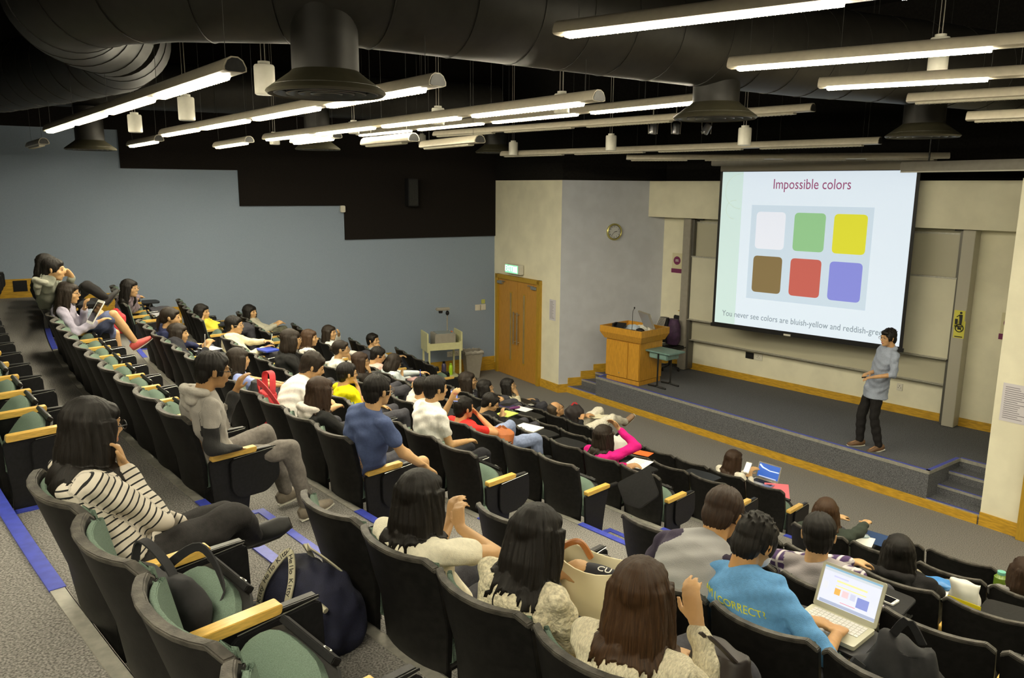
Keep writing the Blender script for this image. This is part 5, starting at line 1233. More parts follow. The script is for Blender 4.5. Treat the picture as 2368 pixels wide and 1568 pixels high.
add('laptopgirl', 'woman in white sweater with long hair by the open laptop, front row', (1697, 1062), (7, 1, 'L'), fwd=.16, hair='long:.30', hc='brown', top=(.72, .68, .58), Rr=('px', 1735, 1105, .12), L=('px', 1728, 1090, .25), fem=True, vox=.009, look=(3.7, 9.2, .9), hs=1.0)
# near block
add('clasp', 'woman in off-white T-shirt with shoulder-length black hair, hands clasped', (972, 1150), (1, 1, 'N'), fwd=.12, hair='long:.24', hc='black', top=(.72, .68, .54), sleeve='short', L=('px', 1040, 1205, .32), Rr=('px', 1066, 1222, .20), elbow=(('px', 1010, 1290, .2), ('px', 1150, 1290, .0)), fem=True, vox=.007, hcurl=(.9, .9), look=(5, 11.4, 2.0),
    hdir=((.1, .1, 1), (-.4, .2, .8)))
knit = mat('cream_lace_knit', (.60, .55, .40), rough=.9, noise=.26, scale=70, bump=1.0, bscale=75, spec=.1)
knit2 = mat('cream_cable_knit', (.62, .57, .42), rough=.9, noise=.16, scale=90, bump=.9, bscale=60, spec=.1, stretch=(2.5, 1, 1))
add('knit1', 'woman in cream lace-knit sweater with long black hair, white bag beside her', (1242, 1240), (1, 2, 'N'), fwd=.20, hair='long:.31', hc='black', shirt_mat=knit, L=('px', 1290, 1330, .25), Rr=('px', 1280, 1350, .1), fem=True, vox=.008, look=(3.2, 6.6, 1.6), width=1.0)
add('knit2', 'woman in cream knit sweater with long brown hair, nearest the camera', (1482, 1375), (1, 3, 'N'), fwd=.16, hair='long:.37', hc='chestnut', shirt_mat=knit2, Rr=('px', 1612, 1445, .10), elbow=(None, ('px', 1640, 1600, .05)), L='lap', fem=True, vox=.007, hdir=(None, (-.5, .2, 1)), hs=1.0)
def raglan_mat():
    m = mat('raglan_jersey', (.30, .30, .29), rough=.85, bump=.2, bscale=200); nt = m.node_tree; b = nt.nodes['Principled BSDF']
    a = nt.nodes.new('ShaderNodeAttribute'); a.attribute_name = 'arm'
    gt = nt.nodes.new('ShaderNodeMath'); gt.operation = 'GREATER_THAN'; gt.inputs[1].default_value = .5; nt.links.new(a.outputs['Fac'], gt.inputs[0])
    mx = nt.nodes.new('ShaderNodeMix'); mx.data_type = 'RGBA'; mx.inputs['A'].default_value = (.36, .36, .36, 1); mx.inputs['B'].default_value = (.035, .025, .055, 1)
    nt.links.new(gt.outputs[0], mx.inputs['Factor']); nt.links.new(mx.outputs['Result'], b.inputs['Base Color']); return m
add('raglan', 'man in grey raglan T-shirt with navy sleeves bending forward', (1672, 1190), (2, 2, 'N'), fwd=.40, hair='short', hc='brown', shirt_mat=raglan_mat(), sleeve='elbow', L='desk', Rr='desk', look=(2.6, 5.2, 1.0), vox=.008, pelvis=(0, .17, .48), back=.07, width=1.06, hs=1.03, sk=(.50, .28, .11))
add('bluetee', 'man in sky blue T-shirt with yellow back print typing on laptop', (1745, 1255), (2, 3, 'N'), fwd=.26, hair='spiky', hc='black', top=(.13, .33, .62), sleeve='elbow', L=('loc', .01, .375, .675), Rr=('loc', .165, .360, .675), elbow=(('loc', -.5, .2, .5), ('loc', .6, .1, .4)), hcurl=(.35, .35), look=(3.2, 4.6, 1.2), vox=.007, hs=.98, sk=(.48, .26, .10), pelvis=(0, .20, .48))
def plaid_mat():
    m = mat('plaid_shirt', (.35, .31, .36), rough=.85, bump=.2, bscale=200); nt = m.node_tree; b = nt.nodes['Principled BSDF']
    a = nt.nodes.new('ShaderNodeAttribute'); a.attribute_name = 'arm'; tc = nt.nodes.new('ShaderNodeTexCoord')
    ch = nt.nodes.new('ShaderNodeTexWave'); ch.inputs['Scale'].default_value = 7; ch2 = nt.nodes.new('ShaderNodeTexWave'); ch2.inputs['Scale'].default_value = 7; ch2.bands_direction = 'Z'
    nt.links.new(tc.outputs['Object'], ch.inputs['Vector']); nt.links.new(tc.outputs['Object'], ch2.inputs['Vector'])
    mu = nt.nodes.new('ShaderNodeMath'); mu.operation = 'MAXIMUM'; nt.links.new(ch.outputs['Fac'], mu.inputs[0]); nt.links.new(ch2.outputs['Fac'], mu.inputs[1])
    r = nt.nodes.new('ShaderNodeValToRGB'); e = r.color_ramp.elements; e[0].color = (.06, .03, .11, 1); e[1].color = (.62, .58, .60, 1); e[0].position = .72; e[1].position = .97; nt.links.new(mu.outputs[0], r.inputs[0])
    gt = nt.nodes.new('ShaderNodeMath'); gt.operation = 'GREATER_THAN'; gt.inputs[1].default_value = .5; nt.links.new(a.outputs['Fac'], gt.inputs[0])
    mx = nt.nodes.new('ShaderNodeMix'); mx.data_type = 'RGBA'; mx.inputs['A'].default_value = (.33, .30, .31, 1)
    nt.links.new(r.outputs[0], mx.inputs['B']); nt.links.new(gt.outputs[0], mx.inputs['Factor']); nt.links.new(mx.outputs['Result'], b.inputs['Base Color']); return m
add('plaid', 'man in grey shirt with purple plaid sleeves, black hair, seen from behind', (1893, 1238), (3, 2, 'N'), fwd=.22, hair='short', hc='black', shirt_mat=plaid_mat(), sleeve='long', L='desk', Rr=('px', 2035, 1400, .1), vox=.008, width=1.1, hs=1.03, look=(3.6, 8.6, 1.3), face=False)
add('brown40', 'woman in dark green jacket with straight brown hair, front right block', (1910, 1182), (5, 0, 'N'), fwd=.14, hair='long:.24', hc='chestnut', top=(.035, .045, .035), Rr='desk', L='desk', fem=True, vox=.009, hs=1.0, face=False)
add('blackhood', 'person in black hooded top with black hair between empty seats', (2078, 1275), (4, 2, 'N'), fwd=.18, hair='long:.14', hc='black', top=(.014, .013, .013), hood=(.014, .013, .013), vox=.009, face=False, legc=(.25, .22, .16))
add('edge', 'person in grey knit cut off by the right edge of the picture', (2372, 1325), (5, 3, 'N'), fwd=.14, hair='bob', hc='brown', top=(.26, .25, .24), vox=.010, face=False)
# attributes for printed cloth: distance along the nearest bone, and whether that bone is an arm
def bone_attr(pn):
    D = PE[pn]; me = D['shirt'].data; c = coords(me); sp = [D['spine'](q) for q in np.linspace(0, 1, 9)]
    best = np.full(len(c), 1e9); al = np.zeros(len(c)); arm = np.zeros(len(c)); acc = 0
    segs = []
    for a, b in zip(sp[:-1], sp[1:]): segs.append((a, b, acc, 0, .10)); acc += np.linalg.norm(b-a)
    for sg in (-1, 1):
        S, E_, W, _, _ = D['J'][sg]; S2 = S - nrmz(E_-S)*.12; segs.append((S2, E_, 0, 1, 0)); segs.append((E_, W, np.linalg.norm(E_-S2), 1, 0))
    for a, b, s0, isarm, bias in segs:
        d = b-a; L = np.linalg.norm(d); t = np.clip(((c-a) @ d)/(L*L), 0, 1); ds = np.linalg.norm(c-(a+t[:, None]*d), axis=1)-bias
        w_ = ds < best; best[w_] = ds[w_]; al[w_] = (s0+t*L)[w_]; arm[w_] = isarm
    for nm_, v in (('along', al), ('arm', arm)):
        at_ = me.attributes.new(nm_, 'FLOAT', 'POINT'); at_.data.foreach_set('value', v.astype(np.float32))
for pn in ('striped', 'raglan', 'plaid', 'hoodie'): bone_attr(pn)
# ---------------------------------------------------------------- the lecturer
LO = np.array([5.03, 10.48, STH])
add('lecturer', 'lecturer standing on stage in light blue shirt and black trousers, hands raised', (2054, 782), local=(LO, R(180-90)), fwd=.02, hair='spiky', hc='black', top=(.30, .34, .43), sleeve='elbow', legc=(.014, .013, .013),
    L=('px', 2022, 872, -.03), Rr=('px', 2012, 862, .22), elbow=(('px', 2078, 890, -.05), ('px', 2060, 900, .4)), look=(-3.0, 8.2, 1.9), torso_yaw=0.0, vox=.008, hs=1.02, pelvis=(0, -.01, .88), back=-.01, shoe=(.14, .075, .035), glasses='wire', collar=True,
    knees=(((-.09, .03, -.40), (-.10, -.06, -.795)), ((.10, .12, -.40), (.13, .10, -.795))), sk=(.50, .29, .14), width=.98)
o = empty('presenter_remote', tuple(at(1998, 872, 1.0) if False else (PE['lecturer']['O'] + np.linalg.inv(rotz(-PE['lecturer']['h'])) @ (PE['lecturer']['J'][-1][2] + np.array([.03, .11, -.01])))), R(20)); tag(o, 'small black pen-like remote held by the lecturer', 'remote')
g = G(); g.tube([(-.05, 0, 0), (.05, 0, 0)], .009); g.build('barrel', M['black_plastic'], o, smooth=True)
g = G(); g.tube([(.05, 0, 0), (.06, 0, 0)], .006); g.build('tip', M['steel'], o)
# ---------------------------------------------------------------- lectern
A = at(1400.3, 875.4, STH)[:2]; B = at(1474, 893, STH)[:2]; Cc = at(1521.7, 882.4, STH)[:2]
dA = (B-A)/np.linalg.norm(B-A); dC = np.array([-dA[1], dA[0]])
wA = .80; dpt = .66
o = empty('lectern', (*A, STH), math.atan2(dA[1], dA[0])); tag(o, 'orange-brown wooden lectern with flared top tray on the stage', 'lectern')
g = G(); g.box((wA/2, dpt/2, .04), (wA-.02, dpt-.02, .08)); g.build('plinth', M['brown_lead'], o, bevel=.003)
g = G(); g.box((wA/2, dpt/2, .44), (wA, dpt, .70)); cab = g.build('cabinet', M['brown_lead'], o, bevel=.004)
for x0, x1 in ((.008, wA*.655), (wA*.672, wA-.008)):
    g = G(); g.box(((x0+x1)/2, -.008, .435), (x1-x0, .018, .675)); dd = g.build('door', M['brown_lead'], o, bevel=.003)
    if x0 < .1: g = G(); g.lathe([(.011, 0), (.011, .012)], n=12, R3=R90, c=(x0+.33, -.016, .18)); g.build('lock', M['steel'], dd)
ov = .085; zt = .80
g = G()
lo = [(-.03, -.03), (wA+.03, -.03), (wA+.03, dpt+.03), (-.03, dpt+.03)]; hi = [(-ov-.02, -ov), (wA+ov, -ov), (wA+ov, dpt+ov), (-ov-.02, dpt+ov)]
V = [(x, y, zt) for x, y in lo]+[(x, y, zt+.12) for x, y in hi]+[(x, y, zt+.235) for x, y in hi]
ins = [(x+.03*(1 if x < 0.3 else -1), y+.03*(1 if y < .3 else -1)) for x, y in hi]
V += [(x, y, zt+.235) for x, y in ins]+[(x, y, zt+.17) for x, y in ins]
F = [(3, 2, 1, 0)]
for q in range(4):
    for j in range(4): F.append((q*4+j, q*4+(j+1) % 4, (q+1)*4+(j+1) % 4, (q+1)*4+j))
F.append((16, 17, 18, 19)); g.add(V, F); tray = g.build('top_tray', M['brown_lead'], o)
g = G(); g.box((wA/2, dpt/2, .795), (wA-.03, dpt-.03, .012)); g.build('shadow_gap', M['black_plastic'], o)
LT = zt+.172+STH
def onlec(x, y, z=0, rz_=0.0): p = A + dA*x + dC*y; return (p[0], p[1], LT+z), math.atan2(dA[1], dA[0])+rz_
p, r_ = onlec(.72, .40); o = empty('monitor', p, r_+R(155)); tag(o, 'grey monitor tilted back, seen from behind on the lectern', 'monitor')
Rm = rotx(R(-28)); g = G(); g.box((0, 0, .24), (.42, .035, .32), None); b_ = g.build('screen_housing', M['grey_plastic'], o, bevel=.008); b_.rotation_euler = (R(-25), 0, 0)
g = G(); g.box((0, .019, .24), (.38, .004, .28)); g.build('screen', cmat('monitor_face', (.3, .32, .36), rough=.3), b_)
g = G(); g.box((0, -.03, .33), (.36, .03, .06)); g.build('light_band', M['white_plastic'], b_, bevel=.004)
g = G(); g.box((0, .02, .09), (.10, .05, .18)); g.box((0, .0, .01), (.22, .20, .02)); g.build('stand', M['white_plastic'], o, bevel=.004)
p, r_ = onlec(.50, .12); o = empty('gooseneck_microphone', p, r_); tag(o, 'thin black gooseneck microphone standing on the lectern', 'microphone')
g = G(); g.lathe([(.06, 0), (.06, .02), (.02, .03)], n=20); g.build('base', M['black_plastic'], o, smooth=True)
g = G(); g.tube([(0, 0, .02), (0, 0, .34), (.006, 0, .38), (.03, .0, .42)], .005); g.build('neck', M['black_metal'], o)
g = G(); ell(g, (.038, 0, .44), (.014, .014, .022)); g.build('capsule', M['black_plastic'], o, smooth=True)
p, r_ = onlec(.17, .13, .02, .3); o = empty('telephone', p, r_); tag(o, 'black wedge-shaped desk telephone at the left of the lectern top', 'telephone')
g = G(); g.add([(-.12, -.08, 0), (.12, -.08, 0), (.12, .10, 0), (-.12, .10, 0), (-.12, -.08, .02), (.12, -.08, .02), (.12, .10, .09), (-.12, .10, .09)], [(0, 3, 2, 1), (4, 5, 6, 7), (0, 1, 5, 4), (1, 2, 6, 5), (2, 3, 7, 6), (3, 0, 4, 7)]); g.build('body', M['black_plastic'], o, bevel=.006)
g = G(); g.box((-.08, .01, .075), (.05, .20, .03)); g.build('handset', M['black_plastic'], o, bevel=.01)
for x, y, z, a_, c_, lab in ((.32, .38, 0, .2, (.40, .47, .55), 'pale blue plastic wrapper heap on the lectern'), (.45, .52, 0, -.3, (.62, .62, .55), 'crumpled white papers at the back of the lectern')):
    p, r_ = onlec(x, y, z, a_); o = empty('crumpled_wrapper' if z == 0 and x < .4 else 'paper_heap', p, r_); tag(o, lab, 'papers')
    N_ = 12; V = []; F = []
    for i_ in range(N_):
        for j_ in range(N_):
            e_ = min(i_, j_, N_-1-i_, N_-1-j_)/(N_/2); V.append(((i_/(N_-1)-.5)*.34, (j_/(N_-1)-.5)*.24, .004+min(e_*2.4, 1)*(.035+.030*abs(math.sin(i_*2.1+j_*1.3))*random.uniform(.5, 1.2))))
    n0 = len(V); V += [(v[0], v[1], 0) for v in V]
    for i_ in range(N_-1):
        for j_ in range(N_-1):
            a = i_*N_+j_; F.append((a, a+N_, a+N_+1, a+1)); F.append((n0+a, n0+a+1, n0+a+N_+1, n0+a+N_))
    for k_ in range(N_-1):
        for a, b in ((k_, k_+1), ((N_-1)*N_+k_+1, (N_-1)*N_+k_), ((k_+1)*N_, k_*N_), (k_*N_+N_-1, (k_+1)*N_+N_-1)): F.append((a, b, n0+b, n0+a))
    g = G(); g.add(V, F); g.build('sheet_heap', cmat('heap_%.2f' % c_[0], c_, rough=.5), o)
p, r_ = onlec(.55, .16, 0, 0); o = empty('black_device', (p[0]+.06, p[1]-.02, p[2]), r_); tag(o, 'low black rounded device at the microphone foot on the lectern', 'device')
g = G(); ell(g, (.03, 0, .03), (.09, .06, .035)); g.build('body', M['black_plastic'], o, smooth=True)
g = G(); ell(g, (.03, 0, .06), (.05, .035, .012)); g.build('knob', M['black_metal'], o, smooth=True)
# office chair with coats and purple bag behind the lectern
P0 = at(1548, 853, STH)[:2]
o = empty('office_chair', (*P0, STH), R(-60)); tag(o, 'black mesh office chair behind the lectern', 'chair')
g = G(); g.box((0, 0, .46), (.46, .44, .07)); g.build('seat', M['black_plastic'], o, bevel=.02)
g = G(); g.box((0, .24, .80), (.42, .04, .52)); g.build('backrest', M['black_plastic'], o, bevel=.018)
g = G(); g.tube([(0, 0, .10), (0, 0, .44)], .03); g.build('gas_lift', M['black_metal'], o)
for q in range(5):
    a = q*2*math.pi/5; g = G(); g.tube([(0, 0, .10), (.27*math.cos(a), .27*math.sin(a), .06)], .018); l_ = g.build('leg', M['black_metal'], o)
    g = G(); ell(g, (.27*math.cos(a), .27*math.sin(a), .03), (.025, .025, .03)); g.build('castor', M['black_plastic'], l_)
o = empty('backpack', (P0[0]-.02, P0[1]-.05, STH+.52), R(-60)); tag(o, 'purple-black backpack hung on the office chair behind the lectern', 'backpack')
g = G(); loft(g, [((0, .05, 0), .15, .09, (1, 0, 0), (0, 1, 0)), ((0, .05, .10), .19, .12, (1, 0, 0), (0, 1, 0)), ((0, .05, .38), .18, .11, (1, 0, 0), (0, 1, 0)), ((0, .05, .50), .12, .07, (1, 0, 0), (0, 1, 0))]); g.build('sack', cmat('purple_nylon', (.045, .018, .055), rough=.7, noise=.3, scale=12), o, smooth=True)
g = G(); g.tube([(-.1, -.05, .46), (-.14, -.10, .30), (-.12, -.06, .1)], .014); g.build('strap', M['black_plastic'], o, smooth=True)
o = empty('striped_jacket', (P0[0]-.17, P0[1]+.05, STH+.55), R(-50)); tag(o, 'black and cream striped jacket over the office chair back', 'jacket')
g = G(); loft(g, [((0, .0, 0), .13, .05, (1, 0, 0), (0, 1, 0)), ((0, .0, .25), .16, .07, (1, 0, 0), (0, 1, 0)), ((.05, .0, .50), .10, .06, (1, 0, 0), (0, 1, 0))]); g.build('body', M['black_plastic'], o, smooth=True)
g = G()
for q in range(7): g.tube([(-.14+q*.03, -.07, .08), (-.10+q*.03, -.078, .30), (-.02+q*.025, -.065, .50)], .004, n=5)
g.build('stripes', M['paper'], o)
# small green desk
f1 = at(1488, 893, STH)[:2]; f2 = at(1533, 905, STH)[:2]; f3 = at(1536, 883, STH)[:2]; f4 = at(1580, 893, STH)[:2]
cen = (f1+f2+f3+f4)/4; a = math.atan2(*(f2-f1)[::-1]); 
o = empty('school_desk', (*cen, STH), a); tag(o, 'small desk with teal top and black tube legs beside the lectern', 'desk')
g = G(); g.box((0, 0, .66), (.58, .44, .028)); g.build('desktop', M['teal'], o, bevel=.006)
g = G(); g.box((-.02, .0, .585), (.42, .34, .11)); g.build('book_box', M['teal'], o, bevel=.012)
for s_ in (-1, 1):
    y0 = s_*.20
    g = G(); g.tube([(0, y0*.9, .64), (0, y0*.9, .06), (.02, y0*.9, .025), (.20, y0*.9, .018)], .016); g.tube([(0, y0*.9, .06), (-.03, y0*.9, .028), (-.21, y0*.9, .018)], .015); g.build('leg', M['black_metal'], o, smooth=True)
# ---------------------------------------------------------------- trolley with overhead projector, bin
T0 = at(1022, 872, 0)[:2]; T0 = T0*.965; ta = math.atan2(WD[1], WD[0])-R(8)
o = empty('av_trolley', (*T0, 0), ta); tag(o, 'cream metal trolley with a lower shelf beside the blue wall', 'trolley')
w_, d_ = .66, .46
for sx in (-1, 1):
    for sy in (-1, 1):
        g = G(); g.box((sx*w_/2, sy*d_/2, .50), (.035, .035, .86)); lg = g.build('leg', M['beige'], o)
        g = G(); ell(g, (sx*w_/2, sy*d_/2, .035), (.02, .035, .035)); g.build('castor', M['black_plastic'], lg, smooth=True)
g = G(); g.box((0, 0, .16), (w_+.03, d_+.03, .03)); g.build('lower_shelf', M['beige'], o, bevel=.004)
g = G(); g.box((0, -d_/2, .84), (w_+.02, .03, .14)); g.build('front_apron', M['beige'], o)
g = G(); g.box((0, 0, .80), (w_, d_, .02)); g.build('upper_shelf', M['beige'], o)
g = G(); g.box((-w_/2-.03, 0, .93), (.03, d_+.06, .40)); g.build('side_flap', M['beige'], o, bevel=.006)
g = G(); g.box((w_/2+.03, 0, .93), (.03, d_+.06, .40)); g.build('side_flap', M['beige'], o, bevel=.006)
Tw = lambda x, y, z: (T0[0]+x*math.cos(ta)-y*math.sin(ta), T0[1]+x*math.sin(ta)+y*math.cos(ta), z)
o = empty('overhead_projector', Tw(0, 0, .812), ta); tag(o, 'grey overhead projector standing on the cream trolley', 'projector')
g = G(); g.box((.03, 0, .14), (.44, .40, .28)); g.build('body', M['grey_plastic'], o, bevel=.012)
g = G(); g.box((.03, 0, .284), (.34, .32, .008)); g.build('glass_stage', cmat('fresnel', (.22, .25, .24), rough=.1), o)
g = G(); g.box((.22, .0, .29), (.03, .03, .02)); g.build('orange_switch', cmat('orange_plastic', (.7, .15, .02), rough=.4), o)
g = G(); g.tube([(.17, .15, .28), (.17, .15, .72)], .013); g.build('column', M['grey_plastic'], o)
g = G(); ell(g, (.17, .13, .66), (.04, .03, .05)); g.build('focus_knob', M['black_plastic'], o, smooth=True)
g = G(); g.box((.05, .06, .76), (.30, .10, .06)); hd_ = g.build('head', M['grey_plastic'], o, bevel=.018)
g = G(); g.lathe([(.04, -.05), (.045, 0)], n=18, c=(.0, .05, .73)); g.build('lens', M['black_plastic'], hd_)
def bottle(p, h_, r_, col, cap, lab, name='water_bottle', cat='bottle'):
    o = empty(name, p); tag(o, lab, cat)
    g = G(); g.lathe([(r_*.9, 0), (r_, .01), (r_, h_*.75), (r_*.55, h_*.88), (r_*.5, h_*.9)], n=20); g.build('body', col, o, smooth=True)
    g = G(); g.lathe([(r_*.6, h_*.88), (r_*.62, h_), (r_*.4, h_*1.02)], n=16); g.build('cap', cap, o, smooth=True)
bottle(Tw(.04, -.02, .176), .30, .05, cmat('dark_violet', (.05, .04, .09), rough=.3), M['black_plastic'], 'dark violet flask on the lower shelf of the trolley')
bottle(Tw(.20, .02, .176), .24, .042, cmat('lime', (.35, .60, .02), rough=.3), cmat('lime_cap', (.30, .50, .02), rough=.4), 'lime green bottle on the lower shelf of the trolley')
o = empty('cable_bundle', Tw(-.06, -.16, .18), 0); tag(o, 'small dark coiled cable lying on the trolley lower shelf', 'cable'); g = G(); g.tube([(.05*math.cos(t), .03*math.sin(t), .006+.001*t) for t in np.linspace(0, 18, 50)], .005, n=5); g.build('coil', M['black_plastic'], o)
b0 = at(1092, 858, 0)[:2]*.965
o = empty('waste_bin', (*b0, 0), ta); tag(o, 'grey tapered waste bin with a plastic liner near the door', 'bin')
g = G(); lo_ = .13; hi_ = .20
V = [(x*lo_, y*lo_*.8, 0) for x, y in ((-1, -1), (1, -1), (1, 1), (-1, 1))]+[(x*hi_, y*hi_*.8, .60) for x, y in ((-1, -1), (1, -1), (1, 1), (-1, 1))]+[(x*(hi_-.015), y*(hi_-.015)*.8, .60) for x, y in ((-1, -1), (1, -1), (1, 1), (-1, 1))]+[(x*(lo_-.01), y*(lo_-.01)*.8, .03) for x, y in ((-1, -1), (1, -1), (1, 1), (-1, 1))]
F = [(3, 2, 1, 0)]+[(q*4+j, q*4+(j+1) % 4, (q+1)*4+(j+1) % 4, (q+1)*4+j) for q in range(3) for j in range(4)]+[(12, 13, 14, 15)]
g.add(V, F); g.build('tub', M['grey_plastic'], o, bevel=.01)
g = G()
for q in range(28):
    pass
ringp = [(hi_*1.04*sx_, hi_*.84*sy_) for sx_, sy_ in ((-1, -1), (1, -1), (1, 1), (-1, 1))]
V = []; n_ = 40
for zz, kk in ((.54, 1.05), (.605, 1.04), (.612, 1.0), (.50, .90)):
    for q in range(n_):
        t = 2*math.pi*q/n_; e_ = max(abs(math.cos(t)), abs(math.sin(t))); V.append((kk*hi_*math.cos(t)/e_, kk*hi_*.8*math.sin(t)/e_, zz+.012*math.sin(q*1.9)+.01*math.cos(q*3.1)))
F = [(k*n_+q, k*n_+(q+1) % n_, (k+1)*n_+(q+1) % n_, (k+1)*n_+q) for k in range(3) for q in range(n_)]
g.add(V, F); ln_ = g.build('liner', cmat('bin_liner', (.42, .40, .36), rough=.35), o, smooth=True); ln_.modifiers.new('t', 'SOLIDIFY').thickness = .002
# ---------------------------------------------------------------- belongings
def sheet_at(name, px, z, size, rot, m, lab, cat='paper', t=.003, group=None, tilt=0.0, detail=None):
    p = at(px[0], px[1], z) if not isinstance(z, tuple) else np.array(z)
    o = empty(name, tuple(p), rot); tag(o, lab, cat, group)
    g = G(); g.box((0, 0, t/2), (size[0], size[1], t)); b = g.build('leaf', m, o, bevel=min(.0008, t/4))
    if tilt: b.rotation_euler = (tilt, 0, 0)
    if detail: detail(o, b)
    return o
def written(o, b):
    g = G()
    for k in range(9): g.box((-.01, .10-k*.022, .0035), (.14*(.6+.4*random.random()), .002, .0006))
    g.build('writing', cmat('ink', (.16, .15, .17), rough=.8), b)
tz = .621
def hd(i, k, b='L'): return seat_pose(i, k, b)[1]
WP = cmat('white_page', (.86, .85, .80), rough=.8)
for px, i, k, sz_, m, lab, tt in (((1476, 1072), 5, 1, (.22, .28), WP, 'white ruled sheet on the tablet before the magenta-clad woman', .003), ((1484, 1048), 6, 1, (.24, .16), cmat('orange_card', (.85, .16, .03), rough=.5), 'orange card folder on a tablet beyond the magenta-clad woman', .004),
                  ((1222, 990), 5, 3, (.30, .22), WP, 'open white notebook lying on a tablet beside jeans knee', .012), ((1208, 946), 6, 7, (.26, .18), WP, 'white papers on the tablet near the person with purple pencil case', .003),
                  ((1172, 958), 5, 5, (.20, .22), cmat('lime_pad', (.55, .68, .12), rough=.7), 'yellow-green notepad under the black T-shirt boy\'s pen', .010), ((932, 872), 5, 10, (.24, .16), WP, 'white paper the white-bloused woman writes on', .003),
                  ((486, 806), 2, 8, (.24, .18), WP, 'white paper the black-jacketed woman writes on', .003), ((618, 810), 3, 11, (.30, .20), cmat('blue_folder', (.03, .06, .42), rough=.5), 'bright blue folder under the cream sweater man\'s wrist', .02),
                  ((368, 728), 2, 18, (.24, .18), cmat('grey_book', (.30, .30, .32), rough=.6), 'grey notebook on the tablet before the mauve-sweatered woman', .015), ((965, 880), 4, 5, (.22, .16), cmat('pink_cloth', (.30, .18, .18), rough=.9), 'mauve folded cloth on a tablet in front of hidden person', .02)):
    sheet_at('notebook' if tt > .005 else 'paper_sheet', px, rz(i)+tz+.001, sz_, hd(i, k)+.25, m, lab, 'notebook' if tt > .005 else 'paper', t=tt, detail=written if (tt < .004 and sz_[1] > .2) else None)
o = empty('pencil_case', tuple(at(1190, 943, rz(6)+tz+.02)), .6); tag(o, 'purple pencil case on the white papers, sixth row tablet', 'pencil case'); g = G(); ell(g, (0, 0, 0), (.10, .03, .022)); g.build('pouch', cmat('purple_cloth', (.12, .02, .12), rough=.7), o, smooth=True); g = G(); g.tube([(-.08, 0, .021), (.08, 0, .021)], .003, n=5); g.build('zip', M['steel'], o)
sheet_at('tablet_cover', (1228, 936), rz(7)+tz, (.10, .07), hd(7, 10), cmat('glass_card', (.35, .36, .34), rough=.2), 'small pale card on the open black tablet, front row far end', 'card', t=.003)
sheet_at('paper_sheet', (2000, 1252), rz(5)+tz+.004, (.13, .19), hd(5, 0, 'N')+.2, WP, 'white sheet on the blue folder near brown-haired woman', 'paper')
sheet_at('blue_folder', (2018, 1244), rz(5)+tz, (.30, .24), hd(5, 0, 'N'), cmat('navy_folder', (.02, .05, .14), rough=.4), 'dark blue folder on the tablet right of brown-haired woman', 'folder', t=.004)
o = empty('pencil_case', tuple(at(1992, 1239, rz(5)+tz+.02)), -.3); tag(o, 'clear plastic pencil case on the dark blue folder', 'pencil case'); g = G(); ell(g, (0, 0, 0), (.065, .025, .016)); g.build('pouch', cmat('clear_case', (.35, .45, .50), rough=.15), o, smooth=True); g = G(); g.tube([(-.05, 0, .014), (.05, 0, .016)], .003, n=5); g.build('zip', M['steel'], o)
# phones and tablet computers
def slab(name, p, size, Rm, body, screen, lab, cat, glow=0.0, pic=None):
    o = empty(name, tuple(p)); o.matrix_world = Matrix.Translation(tuple(p)) @ Matrix(Rm.tolist()).to_4x4(); tag(o, lab, cat)
    g = G(); g.prism(rounded([(-size[0]/2, -size[1]/2), (size[0]/2, -size[1]/2), (size[0]/2, size[1]/2), (-size[0]/2, size[1]/2)], min(size[:2])*.10), 0, size[2]); b = g.build('case', body, o)
    g = G(); g.box((0, 0, size[2]+.0004), (size[0]*.86, size[1]*.80, .0008)); g.build('display', screen, b)
    g = G(); g.lathe([(.004, size[2]), (.004, size[2]+.0008)], n=10, c=(0, -size[1]*.45, 0)); g.build('button', cmat('grey_button', (.3, .3, .3), rough=.4), b)
    return o
WPl = cmat('gloss_white', (.75, .74, .70), rough=.2); BG = cmat('black_glass', (.008, .008, .010), rough=.08)
W = PE['ipad']; hh_ = W['h']
slab('tablet_computer', at(222, 722, rz(1)+.66) if False else atd(222, 722, W['hdepth']*.985), (.20, .27, .009), rotz(hh_+R(10)) @ rotx(R(58)) @ rotz(R(0)), WPl, BG, 'white-framed tablet computer held on the crossed knee', 'tablet computer')
W = PE['whiteT']; slab('smartphone', atd(1051, 915, W['hdepth']*1.03), (.065, .125, .009), rotz(W['h']+R(40)) @ rotx(R(100)), cmat('phone_dark', (.05, .05, .07), rough=.3), mat('phone_glow', (.2, .3, .7), emis=(.35, .45, 1), estr=.8), 'smartphone with blue-lit screen held up before white T-shirt man', 'phone')
W = PE['laptopgirl']; slab('smartphone', atd(1729, 1082, W['hdepth']*1.015), (.070, .14, .009), rotz(W['h']+R(8)) @ rotx(R(50)), WPl, mat('phone_glow2', (.6, .6, .7), emis=(.75, .82, 1), estr=.95), 'white smartphone with bright screen in the front-row woman\'s hand', 'phone')
slab('smartphone', at(2042, 1384, rz(3)+tz+.002), (.075, .145, .009), rotz(R(38)), WPl, BG, 'white smartphone lying on the black writing tablet', 'phone')
